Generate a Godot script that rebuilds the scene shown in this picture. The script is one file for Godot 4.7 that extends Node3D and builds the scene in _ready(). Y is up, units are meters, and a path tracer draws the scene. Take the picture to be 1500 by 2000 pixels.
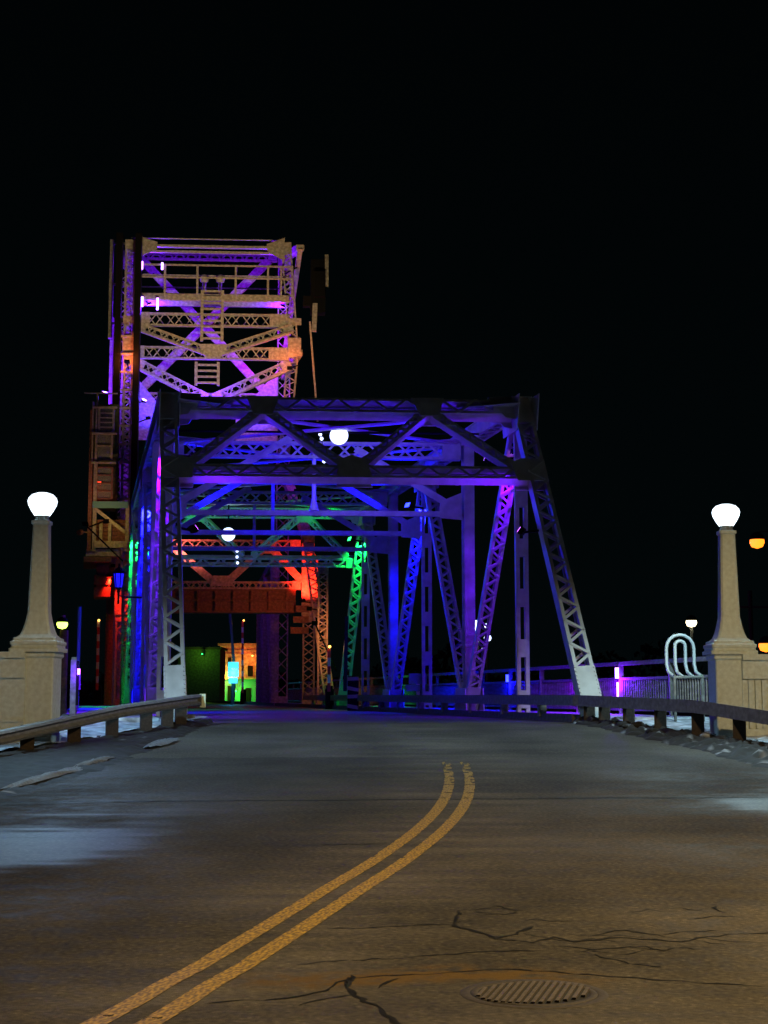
extends Node3D
# A lift bridge at night: a through truss span, a bascule tower behind it, coloured floodlights, two lamp pillars and a road that curves up to the deck.
# Bridge coordinates: u metres along the bridge away from the approach, v metres across it from the left truss, y up.

const TW := 8.45          # distance between the two trusses
const TH := 8.77          # top of the top chord
const PL := 5.03          # panel length
const DK := 1.05          # deck level
var AX := Vector3(-0.1979, 0, -0.9802)
var CR := Vector3(1.0, 0, -0.0607)
var CN := Vector3(0.99816, 0, -0.06059)
var O3 := Vector3(-4.16, 0, -30.0)
var UP3 := Vector3.UP
var M := {}
var taken := {}
var rng := RandomNumberGenerator.new()
var bar_cache := {}


func P(u: float, v: float, y: float) -> Vector3:
	return O3 + AX * u + CR * v + Vector3(0, y, 0)


func hr(z: float) -> float:      # road height at z metres in front of the camera
	return clampf(1.05 * (z - 9.0) / 21.0, 0.0, 1.05)


# ---------------------------------------------------------------- naming
func numbered(called: String) -> String:
	var n: int = taken.get(called, 0)
	taken[called] = n + 1
	return called if n == 0 else "%s_%03d" % [called, n]


func tag(o: Node, label: String, category: String, group := "", kind := "") -> Node:
	o.set_meta("label", label)
	o.set_meta("category", category)
	if group != "":
		o.set_meta("group", group)
	if kind != "":
		o.set_meta("kind", kind)
	return o


func thing(called: String, label: String, category: String, at: Vector3, group := "") -> Node3D:
	var o := Node3D.new()
	o.name = numbered(called)
	add_child(o)
	o.position = at
	tag(o, label, category, group)
	return o


func world_of(n: Node) -> Vector3:
	var s := Vector3.ZERO
	while n != null and n != self:
		s += (n as Node3D).position
		n = n.get_parent()
	return s


func begin() -> SurfaceTool:
	var st := SurfaceTool.new()
	st.begin(Mesh.PRIMITIVE_TRIANGLES)
	st.set_smooth_group(-1)
	return st


func part(called: String, st: SurfaceTool, mat: Material, parent: Node, kind := "") -> MeshInstance3D:
	st.generate_normals()
	var o := MeshInstance3D.new()
	o.mesh = st.commit()
	o.material_override = mat
	o.name = called if parent != self else numbered(called)
	if parent != self:
		o.position = -world_of(parent)
	parent.add_child(o, true)
	if kind != "":
		o.set_meta("kind", kind)
	return o


func struct(called: String, st: SurfaceTool, mat: Material) -> MeshInstance3D:
	return part(called, st, mat, self, "structure")


# ---------------------------------------------------------------- shapes
func quad(st: SurfaceTool, a: Vector3, b: Vector3, c: Vector3, d: Vector3) -> void:
	for p in [a, b, c, a, c, d]:
		st.add_vertex(p)


func box(st: SurfaceTool, t: Transform3D, s: Vector3) -> void:
	var ax := [t.basis.x * s.x * 0.5, t.basis.y * s.y * 0.5, t.basis.z * s.z * 0.5]
	for i in 3:
		var n: Vector3 = ax[i]
		var u: Vector3 = ax[(i + 1) % 3]
		var w: Vector3 = ax[(i + 2) % 3]
		quad(st, t.origin + n - u + w, t.origin + n + u + w, t.origin + n + u - w, t.origin + n - u - w)
		quad(st, t.origin - n - u - w, t.origin - n + u - w, t.origin - n + u + w, t.origin - n - u + w)


func frame(a: Vector3, b: Vector3, side: Vector3) -> Basis:
	var dir := (b - a).normalized()
	var s := (side - dir * side.dot(dir)).normalized()
	return Basis(s, dir, s.cross(dir))


func beam(st: SurfaceTool, a: Vector3, b: Vector3, side: Vector3, w: float, d: float) -> void:
	box(st, Transform3D(frame(a, b, side), (a + b) * 0.5), Vector3(w, a.distance_to(b), d))


func abox(st: SurfaceTool, u0: float, u1: float, v0: float, v1: float, y0: float, y1: float) -> void:
	# a box between bridge coordinates
	var c := [P(u0, v0, y0), P(u0, v1, y0), P(u1, v1, y0), P(u1, v0, y0), P(u0, v0, y1), P(u0, v1, y1), P(u1, v1, y1), P(u1, v0, y1)]
	quad(st, c[4], c[7], c[6], c[5])
	quad(st, c[0], c[1], c[2], c[3])
	quad(st, c[4], c[5], c[1], c[0])
	quad(st, c[6], c[7], c[3], c[2])
	quad(st, c[7], c[4], c[0], c[3])
	quad(st, c[5], c[6], c[2], c[1])


func wbox(st: SurfaceTool, at: Vector3, s: Vector3, turn := 0.0) -> void:
	box(st, Transform3D(Basis(UP3, turn), at), s)


func poly(st: SurfaceTool, pts: Array, n: Vector3, thick: float) -> void:
	# a convex plate, its outline in pts, thickness along n
	var h := n.normalized() * thick * 0.5
	var c := Vector3.ZERO
	for p in pts:
		c += p / pts.size()
	var turn: Vector3 = (pts[1] - pts[0]).cross(pts[2] - pts[1])
	var q := pts.duplicate()
	if turn.dot(n) > 0:
		q.reverse()
	for i in q.size():
		var a: Vector3 = q[i]
		var b: Vector3 = q[(i + 1) % q.size()]
		for p in [c + h, a + h, b + h, c - h, b - h, a - h]:
			st.add_vertex(p)
		quad(st, b + h, a + h, a - h, b - h)


func tube(st: SurfaceTool, pts: Array, r: float, n := 8) -> void:
	st.set_smooth_group(0)
	var d0: Vector3 = (pts[1] - pts[0]).normalized()
	var s := d0.cross(UP3 if absf(d0.y) < 0.8 else Vector3.RIGHT).normalized()
	var rings := []
	for i in pts.size():
		var d: Vector3 = (pts[mini(i + 1, pts.size() - 1)] - pts[maxi(i - 1, 0)]).normalized()
		s = (s - d * s.dot(d)).normalized()
		var t := s.cross(d)
		var ring := []
		for k in n:
			ring.append(pts[i] + (s * cos(TAU * k / n) + t * sin(TAU * k / n)) * r)
		if i > 0:
			var prev: Array = rings[-1]
			for k in n:
				quad(st, prev[k], prev[(k + 1) % n], ring[(k + 1) % n], ring[k])
		rings.append(ring)
	st.set_smooth_group(-1)
	for e in 2:
		var ring: Array = rings[0] if e == 0 else rings[-1]
		for k in range(1, n - 1):
			for p in ([ring[0], ring[k + 1], ring[k]] if e == 0 else [ring[0], ring[k], ring[k + 1]]):
				st.add_vertex(p)


func lathe(st: SurfaceTool, prof: Array, c: Vector3, n := 24, smooth := true) -> void:
	st.set_smooth_group(0 if smooth else -1)
	for i in prof.size() - 1:
		for k in n:
			var a0 := TAU * k / n
			var a1 := TAU * (k + 1) / n
			var p0: Vector2 = prof[i]
			var p1: Vector2 = prof[i + 1]
			var q := [c + Vector3(cos(a0) * p0.x, p0.y, sin(a0) * p0.x), c + Vector3(cos(a1) * p0.x, p0.y, sin(a1) * p0.x), c + Vector3(cos(a1) * p1.x, p1.y, sin(a1) * p1.x), c + Vector3(cos(a0) * p1.x, p1.y, sin(a0) * p1.x)]
			for id in ([0, 1, 2] if p1.x <= 1e-5 else ([0, 2, 3] if p0.x <= 1e-5 else [0, 1, 2, 0, 2, 3])):
				st.add_vertex(q[id])
	st.set_smooth_group(-1)


func loft(st: SurfaceTool, secs: Array, c: Vector3, turn := 0.0) -> void:
	# sections [y, half width, chamfer] of a square shaft with cut corners
	var b := Basis(UP3, turn)
	var prev := []
	for s in secs:
		var h: float = s[1]
		var k: float = h - s[2]
		var ring := []
		for p in [[h, k], [k, h], [-k, h], [-h, k], [-h, -k], [-k, -h], [k, -h], [h, -k]]:
			ring.append(c + b * Vector3(p[0], s[0], p[1]))
		if prev.size():
			for i in 8:
				quad(st, prev[i], ring[i], ring[(i + 1) % 8], prev[(i + 1) % 8])
		prev = ring
	for i in range(1, 7):
		for p in [prev[0], prev[i + 1], prev[i]]:
			st.add_vertex(p)


# ---------------------------------------------------------------- materials
func grain(seed_: int, freq: float, lo: Color, hi: Color, size := 256, oct := 4, pw := 1.0) -> ImageTexture:
	var n := FastNoiseLite.new()
	n.seed = seed_
	n.noise_type = FastNoiseLite.TYPE_SIMPLEX_SMOOTH
	n.frequency = freq
	n.fractal_octaves = oct
	var src := n.get_seamless_image(size, size)
	src.convert(Image.FORMAT_L8)
	var d := src.get_data()
	var out := PackedByteArray()
	out.resize(size * size * 3)
	for i in size * size:
		var t := pow(d[i] / 255.0, pw)
		var c := lo.lerp(hi, t)
		out[i * 3] = int(c.r * 255)
		out[i * 3 + 1] = int(c.g * 255)
		out[i * 3 + 2] = int(c.b * 255)
	return ImageTexture.create_from_image(Image.create_from_data(size, size, false, Image.FORMAT_RGB8, out))


func lin(r: float, g: float, b: float) -> Color:
	return Color(r, g, b).linear_to_srgb()


func mat(called: String, col: Color, rough: float, tex: Texture2D = null, scale := 1.0, metal := 0.0, bump := 0.0) -> StandardMaterial3D:
	var m := StandardMaterial3D.new()
	m.resource_name = called
	m.albedo_color = col
	m.roughness = rough
	m.metallic = metal
	if tex:
		m.albedo_texture = tex
		m.uv1_triplanar = true
		m.uv1_world_triplanar = true
		m.uv1_scale = Vector3.ONE * scale
	if bump > 0.0:
		m.heightmap_enabled = true
		m.heightmap_texture = tex
		m.heightmap_scale = bump
	M[called] = m
	return m


func glow(called: String, col: Color, energy: float) -> StandardMaterial3D:
	var m := StandardMaterial3D.new()
	m.resource_name = called
	m.albedo_color = Color(0.8, 0.8, 0.8)
	m.emission_enabled = true
	m.emission = col
	m.emission_energy_multiplier = energy
	M[called] = m
	return m


func materials() -> void:
	var g1 := grain(1, 0.02, Color(0.80, 0.79, 0.78), Color(1, 1, 1), 256, 5)
	var g2 := grain(2, 0.035, Color(0.62, 0.60, 0.57), Color(1, 1, 1), 256, 5)
	var g3 := grain(3, 0.03, Color(0.86, 0.855, 0.84), Color(1, 1, 1), 512, 6)
	mat("steel", lin(0.58, 0.59, 0.58), 0.5, g1, 0.5)
	mat("steel_worn", lin(0.42, 0.40, 0.36), 0.6, g2, 0.6)
	mat("black_steel", lin(0.004, 0.004, 0.004), 0.7)
	M["black_steel"].metallic_specular = 0.2
	mat("rust", lin(0.20, 0.12, 0.09), 0.8, g2, 0.7)
	mat("galvanised", lin(0.24, 0.235, 0.215), 0.65, g2, 0.8)
	mat("wood", lin(0.055, 0.036, 0.024), 0.9, g2, 2.0)
	mat("concrete", lin(0.62, 0.68, 0.66), 0.85, g3, 0.6)
	mat("deck", lin(0.085, 0.085, 0.085), 0.6, g2, 0.35)
	mat("kerb", lin(0.16, 0.14, 0.12), 0.9, g2, 0.8)
	mat("snow", lin(0.76, 0.82, 0.90), 0.75, grain(4, 0.03, Color(0.35, 0.34, 0.33), Color(1, 1, 1), 256, 5, 0.7), 0.35)
	mat("old_snow", lin(0.22, 0.235, 0.25), 0.8, g2, 1.5)
	mat("dirt", lin(0.025, 0.02, 0.016), 0.95, g2, 0.9)
	mat("ground", lin(0.05, 0.047, 0.042), 0.95, g2, 0.2)
	mat("tar", lin(0.008, 0.007, 0.006), 0.85)
	mat("iron", lin(0.06, 0.048, 0.038), 0.75, g2, 3.0)
	mat("iron_worn", lin(0.13, 0.105, 0.08), 0.7, g2, 3.0)
	mat("white_paint", lin(0.75, 0.76, 0.76), 0.4)
	mat("pale_metal", lin(0.34, 0.36, 0.35), 0.5)
	mat("red_paint", lin(0.55, 0.03, 0.03), 0.45)
	mat("amber_paint", lin(0.60, 0.30, 0.10), 0.5)
	mat("teal_paint", lin(0.08, 0.26, 0.26), 0.5)
	mat("brick", lin(0.28, 0.13, 0.10), 0.85, g2, 0.8)
	mat("olive_wall", lin(0.09, 0.12, 0.04), 0.9, g2, 0.5)
	mat("plaster", lin(0.55, 0.42, 0.28), 0.85, g2, 0.3)
	mat("leaf", lin(0.03, 0.05, 0.025), 0.9)
	var w := mat("water", lin(0.01, 0.014, 0.016), 0.12, null)
	w.metallic_specular = 0.5
	var cl := StandardMaterial3D.new()
	cl.vertex_color_use_as_albedo = true
	cl.roughness = 0.9
	M["bank"] = cl
	var gls := StandardMaterial3D.new()
	gls.albedo_color = Color(0.75, 0.8, 0.82, 0.15)
	gls.transparency = BaseMaterial3D.TRANSPARENCY_ALPHA
	gls.roughness = 0.05
	M["glass"] = gls
	glow("lamp_white", Color(0.88, 0.95, 1.0), 2.6)
	glow("lamp_cool", Color(0.80, 0.85, 1.0), 2.6)
	glow("lamp_green", Color(0.85, 1.0, 0.35), 5.0)
	glow("lamp_orange", Color(1.0, 0.48, 0.10), 3.2)
	glow("lamp_warm", Color(1.0, 0.92, 0.72), 6.0)
	glow("led_purple", Color(0.75, 0.35, 1.0), 8.0)
	glow("led_violet", Color(0.62, 0.40, 1.0), 10.0)
	glow("led_pink", Color(1.0, 0.4, 0.95), 7.0)
	glow("led_blue", Color(0.15, 0.2, 1.0), 7.0)
	glow("led_green", Color(0.15, 1.0, 0.4), 6.0)
	glow("led_yellow", Color(1.0, 0.85, 0.3), 5.0)
	glow("led_red", Color(1.0, 0.18, 0.1), 6.0)
	glow("led_amber", Color(1.0, 0.7, 0.3), 5.0)
	glow("cyan_sign", Color(0.25, 0.85, 1.0), 1.1)
	glow("lantern_blue", Color(0.02, 0.04, 1.0), 0.85)
	glow("reflector", Color(0.85, 0.9, 0.6), 0.0)
	M["reflector"].albedo_color = lin(0.75, 0.78, 0.5)


func road_texture() -> StandardMaterial3D:
	# x from -10 to 10, z from 4 to 34
	var wd := 1000
	var ht := 1500
	var a := FastNoiseLite.new()
	a.seed = 11
	a.frequency = 0.006
	a.fractal_octaves = 4
	var b := FastNoiseLite.new()
	b.seed = 12
	b.frequency = 0.09
	b.fractal_octaves = 3
	var c := FastNoiseLite.new()
	c.seed = 13
	c.frequency = 0.02
	c.fractal_octaves = 3
	var d := FastNoiseLite.new()
	d.seed = 14
	d.frequency = 0.38
	d.fractal_octaves = 2
	var im := Image.create(wd, ht, false, Image.FORMAT_RGB8)
	var data := PackedByteArray()
	data.resize(wd * ht * 3)
	var rgh := PackedByteArray()
	rgh.resize(wd * ht * 3)
	var cl_pts := [[4.0, -2.2], [7.54, -1.3], [10.05, -0.72], [13.1, 0.07], [17.1, 0.8], [21.9, 1.03], [26.0, 0.9], [30.0, 0.3], [34.0, -0.4]]
	for j in ht:
		var z := 4.0 + 30.0 * j / ht
		for i in wd:
			var x := -10.0 + 20.0 * i / wd
			var big := a.get_noise_2d(i, j * 1.0)
			var fine := b.get_noise_2d(i, j)
			var streak := c.get_noise_2d(i * 0.25, j * 2.2)
			var t := 0.098 * (1.0 + 0.45 * big + 0.22 * fine + 0.25 * streak + 0.55 * d.get_noise_2d(i, j))
			var yel := 0.0
			# a newer, darker overlay in the left lane; a paler slab next to the bridge
			var edge := 0.35 * a.get_noise_2d(j * 3.0, 700.0)
			if z < 22.6 + 0.05 * x + 0.2 * b.get_noise_2d(i * 0.4, 5.0) and x < -1.6 + (z - 8.0) * 0.17 + edge:
				t *= lerpf(1.0, 0.72, clampf((-1.6 + (z - 8.0) * 0.17 + edge - x) / 1.4, 0.0, 1.0))
			if z > 22.6 + 0.05 * x + 0.2 * b.get_noise_2d(i * 0.4, 5.0):
				t *= 1.12
			if absf(z - 17.25 - 0.05 * x - 0.05 * big) < 0.035:
				t *= 0.45
			# wheel paths, salt along the joint lines, pale stones in the surface
			var off := x - interp(z, cl_pts)
			for wp in [-2.75, -1.15, 1.25, 2.85]:
				t *= 1.0 - 0.13 * exp(-pow((off - wp + 0.12 * big) / 0.36, 2.0))
			t *= 1.0 + 0.22 * clampf(streak * 2.0 + big, 0.0, 1.0) * exp(-pow((off - 0.1) / 0.9, 2.0))
			if d.get_noise_2d(i * 1.7 + 300.0, j * 1.7) > 0.46:
				t *= 1.5
			# worn smear of old paint beside the crack
			var sx := x - 0.1
			var sz := z - 8.75 - 0.12 * sin(x * 3.0)
			var m := clampf(1.0 - absf(sz) / 0.32, 0, 1) * clampf(1.4 - absf(sx) * 1.1, 0, 1)
			yel = clampf(m * 1.6 * (0.5 + fine + 0.7 * streak), 0, 0.75)
			var r := clampf(lerpf(t * 1.14, 0.20, yel), 0, 1)
			var g := clampf(lerpf(t, 0.115, yel), 0, 1)
			var bl := clampf(lerpf(t * 0.78, 0.022, yel), 0, 1)
			var k := (j * wd + i) * 3
			data[k] = int(255 * (1.055 * pow(r, 0.4167) - 0.055))
			data[k + 1] = int(255 * (1.055 * pow(g, 0.4167) - 0.055))
			data[k + 2] = int(255 * (1.055 * pow(bl, 0.4167) - 0.055))
			var ro := clampf(0.86 + 0.15 * fine - 0.2 * big + 0.1 * streak, 0.7, 1.0)
			# melt water that has spread from the snow banks
			var wet := maxf(1.3 - pow((x + 3.5 + 0.25 * (14.0 - z)) / 1.3, 2.0) - pow((z - 13.6) / 2.4, 2.0), 1.2 - pow((x - 4.6) / 0.9, 2.0) - pow((z - 17.0) / 1.6, 2.0)) + 1.1 * big + 0.7 * streak
			ro = lerpf(ro, 0.60, clampf(wet * 1.2, 0.0, 1.0))
			rgh[k] = int(ro * 255)
			rgh[k + 1] = rgh[k]
			rgh[k + 2] = rgh[k]
	im = Image.create_from_data(wd, ht, false, Image.FORMAT_RGB8, data)
	var m2 := StandardMaterial3D.new()
	m2.resource_name = "asphalt"
	m2.albedo_texture = ImageTexture.create_from_image(im)
	m2.roughness = 1.0
	m2.roughness_texture = ImageTexture.create_from_image(Image.create_from_data(wd, ht, false, Image.FORMAT_RGB8, rgh))
	m2.detail_enabled = true
	m2.detail_blend_mode = BaseMaterial3D.BLEND_MODE_MUL
	m2.detail_albedo = grain(21, 0.25, Color(0.55, 0.55, 0.55), Color(1, 1, 1), 512, 3)
	m2.detail_uv_layer = BaseMaterial3D.DETAIL_UV_2
	m2.heightmap_enabled = true
	m2.heightmap_texture = m2.albedo_texture
	m2.heightmap_scale = 0.2
	m2.metallic_specular = 0.24
	M["asphalt"] = m2
	return m2


func paint_material() -> void:
	var wd := 32
	var ht := 2048
	var n := FastNoiseLite.new()
	n.seed = 31
	n.frequency = 0.05
	n.fractal_octaves = 4
	var im := Image.create(wd, ht, false, Image.FORMAT_RGBA8)
	for j in ht:
		for i in wd:
			var t := n.get_noise_2d(i * 0.5, j * 0.9)
			var wear := -0.60 + 0.75 * pow(maxf(0.0, j / float(ht) - 0.72) / 0.28, 1.5)
			var edge := 0.25 if i < 2 or i > wd - 3 else 0.0
			var a := 1.0 if t > wear + edge else 0.0
			var k := 0.75 + 0.5 * n.get_noise_2d(i * 3.0 + 400, j * 3.0)
			im.set_pixel(i, j, Color(clampf(0.76 * k, 0, 1), clampf(0.61 * k, 0, 1), clampf(0.16 * k, 0, 1), a))
	var m := StandardMaterial3D.new()
	m.resource_name = "yellow_paint"
	m.albedo_texture = ImageTexture.create_from_image(im)
	m.transparency = BaseMaterial3D.TRANSPARENCY_ALPHA_SCISSOR
	m.alpha_scissor_threshold = 0.5
	m.roughness = 0.7
	M["yellow_paint"] = m


# ---------------------------------------------------------------- steelwork
func bar(parent: Node, a: Vector3, b: Vector3, side: Vector3, w: float, th: float, m: Material, called := "lacing_bar") -> void:
	var key := "%.2f_%.3f_%.3f" % [a.distance_to(b), w, th]
	if not bar_cache.has(key):
		var bm := BoxMesh.new()
		bm.size = Vector3(w, a.distance_to(b), th)
		bar_cache[key] = bm
	var o := MeshInstance3D.new()
	o.mesh = bar_cache[key]
	o.material_override = m
	o.name = called
	parent.add_child(o, true)
	o.transform = Transform3D(frame(a, b, side), (a + b) * 0.5 - world_of(parent))


func laced(th: Node, called: String, a: Vector3, b: Vector3, side: Vector3, w: float, d: float, e0: float, e1: float, m: Material, single: bool, rest: SurfaceTool, pitch := 1.0, bw := 0.055) -> MeshInstance3D:
	# two channels joined by plates at the ends and zigzag lacing on both faces
	var f := frame(a, b, side)
	var s := f.x
	var dir := f.y
	var n := f.z
	var ln := a.distance_to(b)
	var cw := minf(0.075, w * 0.22)
	var st := begin()
	for k in [-1, 1]:
		var off: Vector3 = s * k * (w - cw) * 0.5
		beam(st, a + off, b + off, side, cw * 0.45, d)
		for q in [-1, 1]:
			var fo: Vector3 = off - s * k * cw * 0.30 + n * q * (d * 0.5 - 0.008)
			beam(st, a + fo, b + fo, side, cw, 0.014)
	for q in [-1, 1]:
		var o: Vector3 = n * q * (d * 0.5 + 0.008)
		if e0 > 0.0:
			beam(st, a + o, a + dir * e0 + o, side, w * 0.96, 0.014)
		if e1 > 0.0:
			beam(st, b + o, b - dir * e1 + o, side, w * 0.96, 0.014)
	var mi := part(called, st, m, th)
	var span := ln - e0 - e1
	var inner := w - cw
	var cnt := maxi(2, int(round(span / (inner * pitch))))
	var step := span / cnt
	for q in [-1, 1]:
		for i in cnt:
			var k := 1.0 if (i + (0 if q > 0 else 1)) % 2 == 0 else -1.0
			var p0: Vector3 = a + dir * (e0 + step * i) - s * k * inner * 0.5 + n * q * (d * 0.5 + 0.01)
			var p1: Vector3 = a + dir * (e0 + step * (i + 1)) + s * k * inner * 0.5 + n * q * (d * 0.5 + 0.01)
			if single and q * n.z > 0:
				bar(mi, p0, p1, s, bw, 0.014, m)
			else:
				beam(rest, p0, p1, s, bw, 0.014)
	return mi


func battened(th: Node, called: String, a: Vector3, b: Vector3, side: Vector3, w: float, d: float, gap: float, plate: float, m: Material, first := 0.0) -> void:
	# two channels with separate plates between them (long slots)
	var f := frame(a, b, side)
	var st := begin()
	for k in [-1, 1]:
		beam(st, a + f.x * k * (w - 0.09) * 0.5, b + f.x * k * (w - 0.09) * 0.5, side, 0.09, d)
	var mi := part(called, st, m, th)
	var ln := a.distance_to(b)
	var t := first
	while t < ln - plate:
		for q in [-1, 1]:
			bar(mi, a + f.y * t + f.z * q * (d * 0.5 + 0.008), a + f.y * (t + plate) + f.z * q * (d * 0.5 + 0.008), side, w * 0.8, 0.014, m, "batten_plate")
		t += gap + plate


func rivets(th: Node, pts: Array, n: Vector3, r: float, m: Material) -> void:
	var st := begin()
	var s := n.cross(Vector3(0.3, 1, 0.2)).normalized()
	var t := s.cross(n)
	for p in pts:
		var ring := []
		for k in 6:
			ring.append(p + s * cos(TAU * k / 6) * r + t * sin(TAU * k / 6) * r)
		for k in 6:
			var a: Vector3 = ring[k]
			var b: Vector3 = ring[(k + 1) % 6]
			var ai: Vector3 = p + (a - p) * 0.5 + n * r * 0.7
			var bi: Vector3 = p + (b - p) * 0.5 + n * r * 0.7
			quad(st, a, b, bi, ai)
			for q in [p + n * r * 0.75, ai, bi]:
				st.add_vertex(q)
	part("rivets", st, m, th, "stuff")


func plate(th: Node, called: String, pts: Array, n: Vector3, m: Material, thick := 0.02) -> void:
	var st := begin()
	poly(st, pts, n, thick)
	part(called, st, m, th)


func stick(th: Node, called: String, a: Vector3, b: Vector3, side: Vector3, w: float, d: float, m: Material) -> MeshInstance3D:
	var st := begin()
	beam(st, a, b, side, w, d)
	return part(called, st, m, th)


# ---------------------------------------------------------------- lights
func omni(parent: Node, at: Vector3, col: Color, e: float, size := 0.06) -> void:
	var l := OmniLight3D.new()
	l.name = "lamp_light"
	l.light_color = col
	l.light_energy = e
	l.light_size = size
	l.omni_range = 120.0
	l.omni_attenuation = 2.0
	l.shadow_enabled = true
	l.position = at - world_of(parent)
	parent.add_child(l, true)


func spot(parent: Node, at: Vector3, to: Vector3, col: Color, e: float, ang: float, soft := 0.8, size := 0.08) -> void:
	var l := SpotLight3D.new()
	l.name = "lamp_light"
	l.light_color = col
	l.light_energy = e
	l.light_size = size
	l.spot_range = 150.0
	l.spot_attenuation = 2.0
	l.spot_angle = ang
	l.spot_angle_attenuation = soft
	l.shadow_enabled = true
	var d := (to - at).normalized()
	parent.add_child(l, true)
	l.transform = Transform3D(Basis.looking_at(d, UP3 if absf(d.y) < 0.95 else Vector3.RIGHT), at - world_of(parent))


func floodlight(at: Vector3, to: Vector3, mount: Vector3, glowing: String, col: Color, e: float, ang: float, label: String, size := 1.0) -> void:
	# a box shaped flood lamp on a bracket; ang 0 for a wide lamp that throws light all round its front
	var t := thing("floodlight", label, "floodlight", mount, "coloured floodlights on the bridge")
	var d := (to - at).normalized()
	var bs := Basis.looking_at(d, UP3 if absf(d.y) < 0.95 else AX)
	var st := begin()
	box(st, Transform3D(bs, at + bs.z * 0.05 * size), Vector3(0.26, 0.18, 0.07) * size)
	box(st, Transform3D(bs, at + bs.z * 0.10 * size), Vector3(0.20, 0.13, 0.05) * size)
	part("housing", st, M.black_steel, t)
	st = begin()
	box(st, Transform3D(bs, at + bs.z * 0.010 * size), Vector3(0.22, 0.14, 0.012) * size)
	part("lens", st, M[glowing], t)
	st = begin()
	beam(st, at + bs.z * 0.11 * size, mount, bs.x if absf((mount - at).normalized().dot(bs.x)) < 0.9 else bs.y, 0.05, 0.05)
	part("bracket", st, M.black_steel, t)
	if ang <= 0.0:
		omni(t, at + d * 0.06, col, e)
	else:
		spot(t, at + d * 0.03, to, col, e, ang, 1.0)


func _ready() -> void:
	rng.seed = 7
	# camera
	var cam := Camera3D.new()
	cam.name = "camera"
	cam.fov = 38.05
	cam.near = 0.1
	cam.far = 4000.0
	cam.position = Vector3(0, 1.6, 0)
	cam.rotation_degrees = Vector3(7.04, 0, 0)
	cam.current = true
	add_child(cam)
	# night sky
	var env := Environment.new()
	env.background_mode = Environment.BG_SKY
	var sm := ProceduralSkyMaterial.new()
	sm.sky_top_color = Color(0.004, 0.008, 0.010)
	sm.sky_horizon_color = Color(0.010, 0.026, 0.030)
	sm.sky_curve = 0.25
	sm.ground_bottom_color = Color(0.003, 0.004, 0.005)
	sm.ground_horizon_color = Color(0.008, 0.018, 0.021)
	sm.sun_angle_max = 1.0
	var sky := Sky.new()
	sky.sky_material = sm
	env.sky = sky
	env.background_energy_multiplier = 1.0
	env.tonemap_mode = Environment.TONE_MAPPER_LINEAR
	env.tonemap_exposure = 1.0
	env.sdfgi_enabled = true
	env.ssao_enabled = true
	env.ssil_enabled = true
	var we := WorldEnvironment.new()
	we.name = "night_environment"
	we.environment = env
	add_child(we)

	materials()
	road_texture()
	paint_material()
	setting()
	lamp_pillar(Vector3(-5.68, 0.84, -24.5), 0.0, "pale concrete lamp pillar with white globe left of the road", -1)
	lamp_pillar(Vector3(6.03, 0.82, -26.0), 0.0, "pale concrete lamp pillar with white globe right of the road", 1)
	sodium_lamp()
	truss_span()
	bascule_tower()
	operator_house()
	guardrails()
	railings()
	bridge_lights()
	small_things()
	far_things()


# ---------------------------------------------------------------- setting
func edge_l(z: float) -> float:
	return interp(z, [[-30, -9.5], [5, -8.0], [10, -6.3], [17.4, -4.42], [20.2, -4.0], [24, -3.78], [29.3, -3.6], [40, -3.6]])


func edge_r(z: float) -> float:
	return interp(z, [[-30, 9.5], [5, 8.0], [15, 6.4], [20.9, 5.34], [23.3, 5.1], [25.3, 4.75], [27.6, 4.35], [29.5, 4.0], [31, 3.9]])


func interp(z: float, t: Array) -> float:
	if z <= t[0][0]:
		return t[0][1]
	for i in t.size() - 1:
		if z <= t[i + 1][0]:
			return lerpf(t[i][1], t[i + 1][1], (z - t[i][0]) / (t[i + 1][0] - t[i][0]))
	return t[-1][1]


func rail_l(z: float) -> float:
	return interp(z, [[10, -9.6], [17.5, -7.2], [22, -5.65], [29, -3.67], [31, -3.3]])


func rail_r(z: float) -> float:
	return interp(z, [[14, 9.6], [19.5, 7.5], [23.5, 6.1], [30.49, 3.89], [31, 3.85]])


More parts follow.
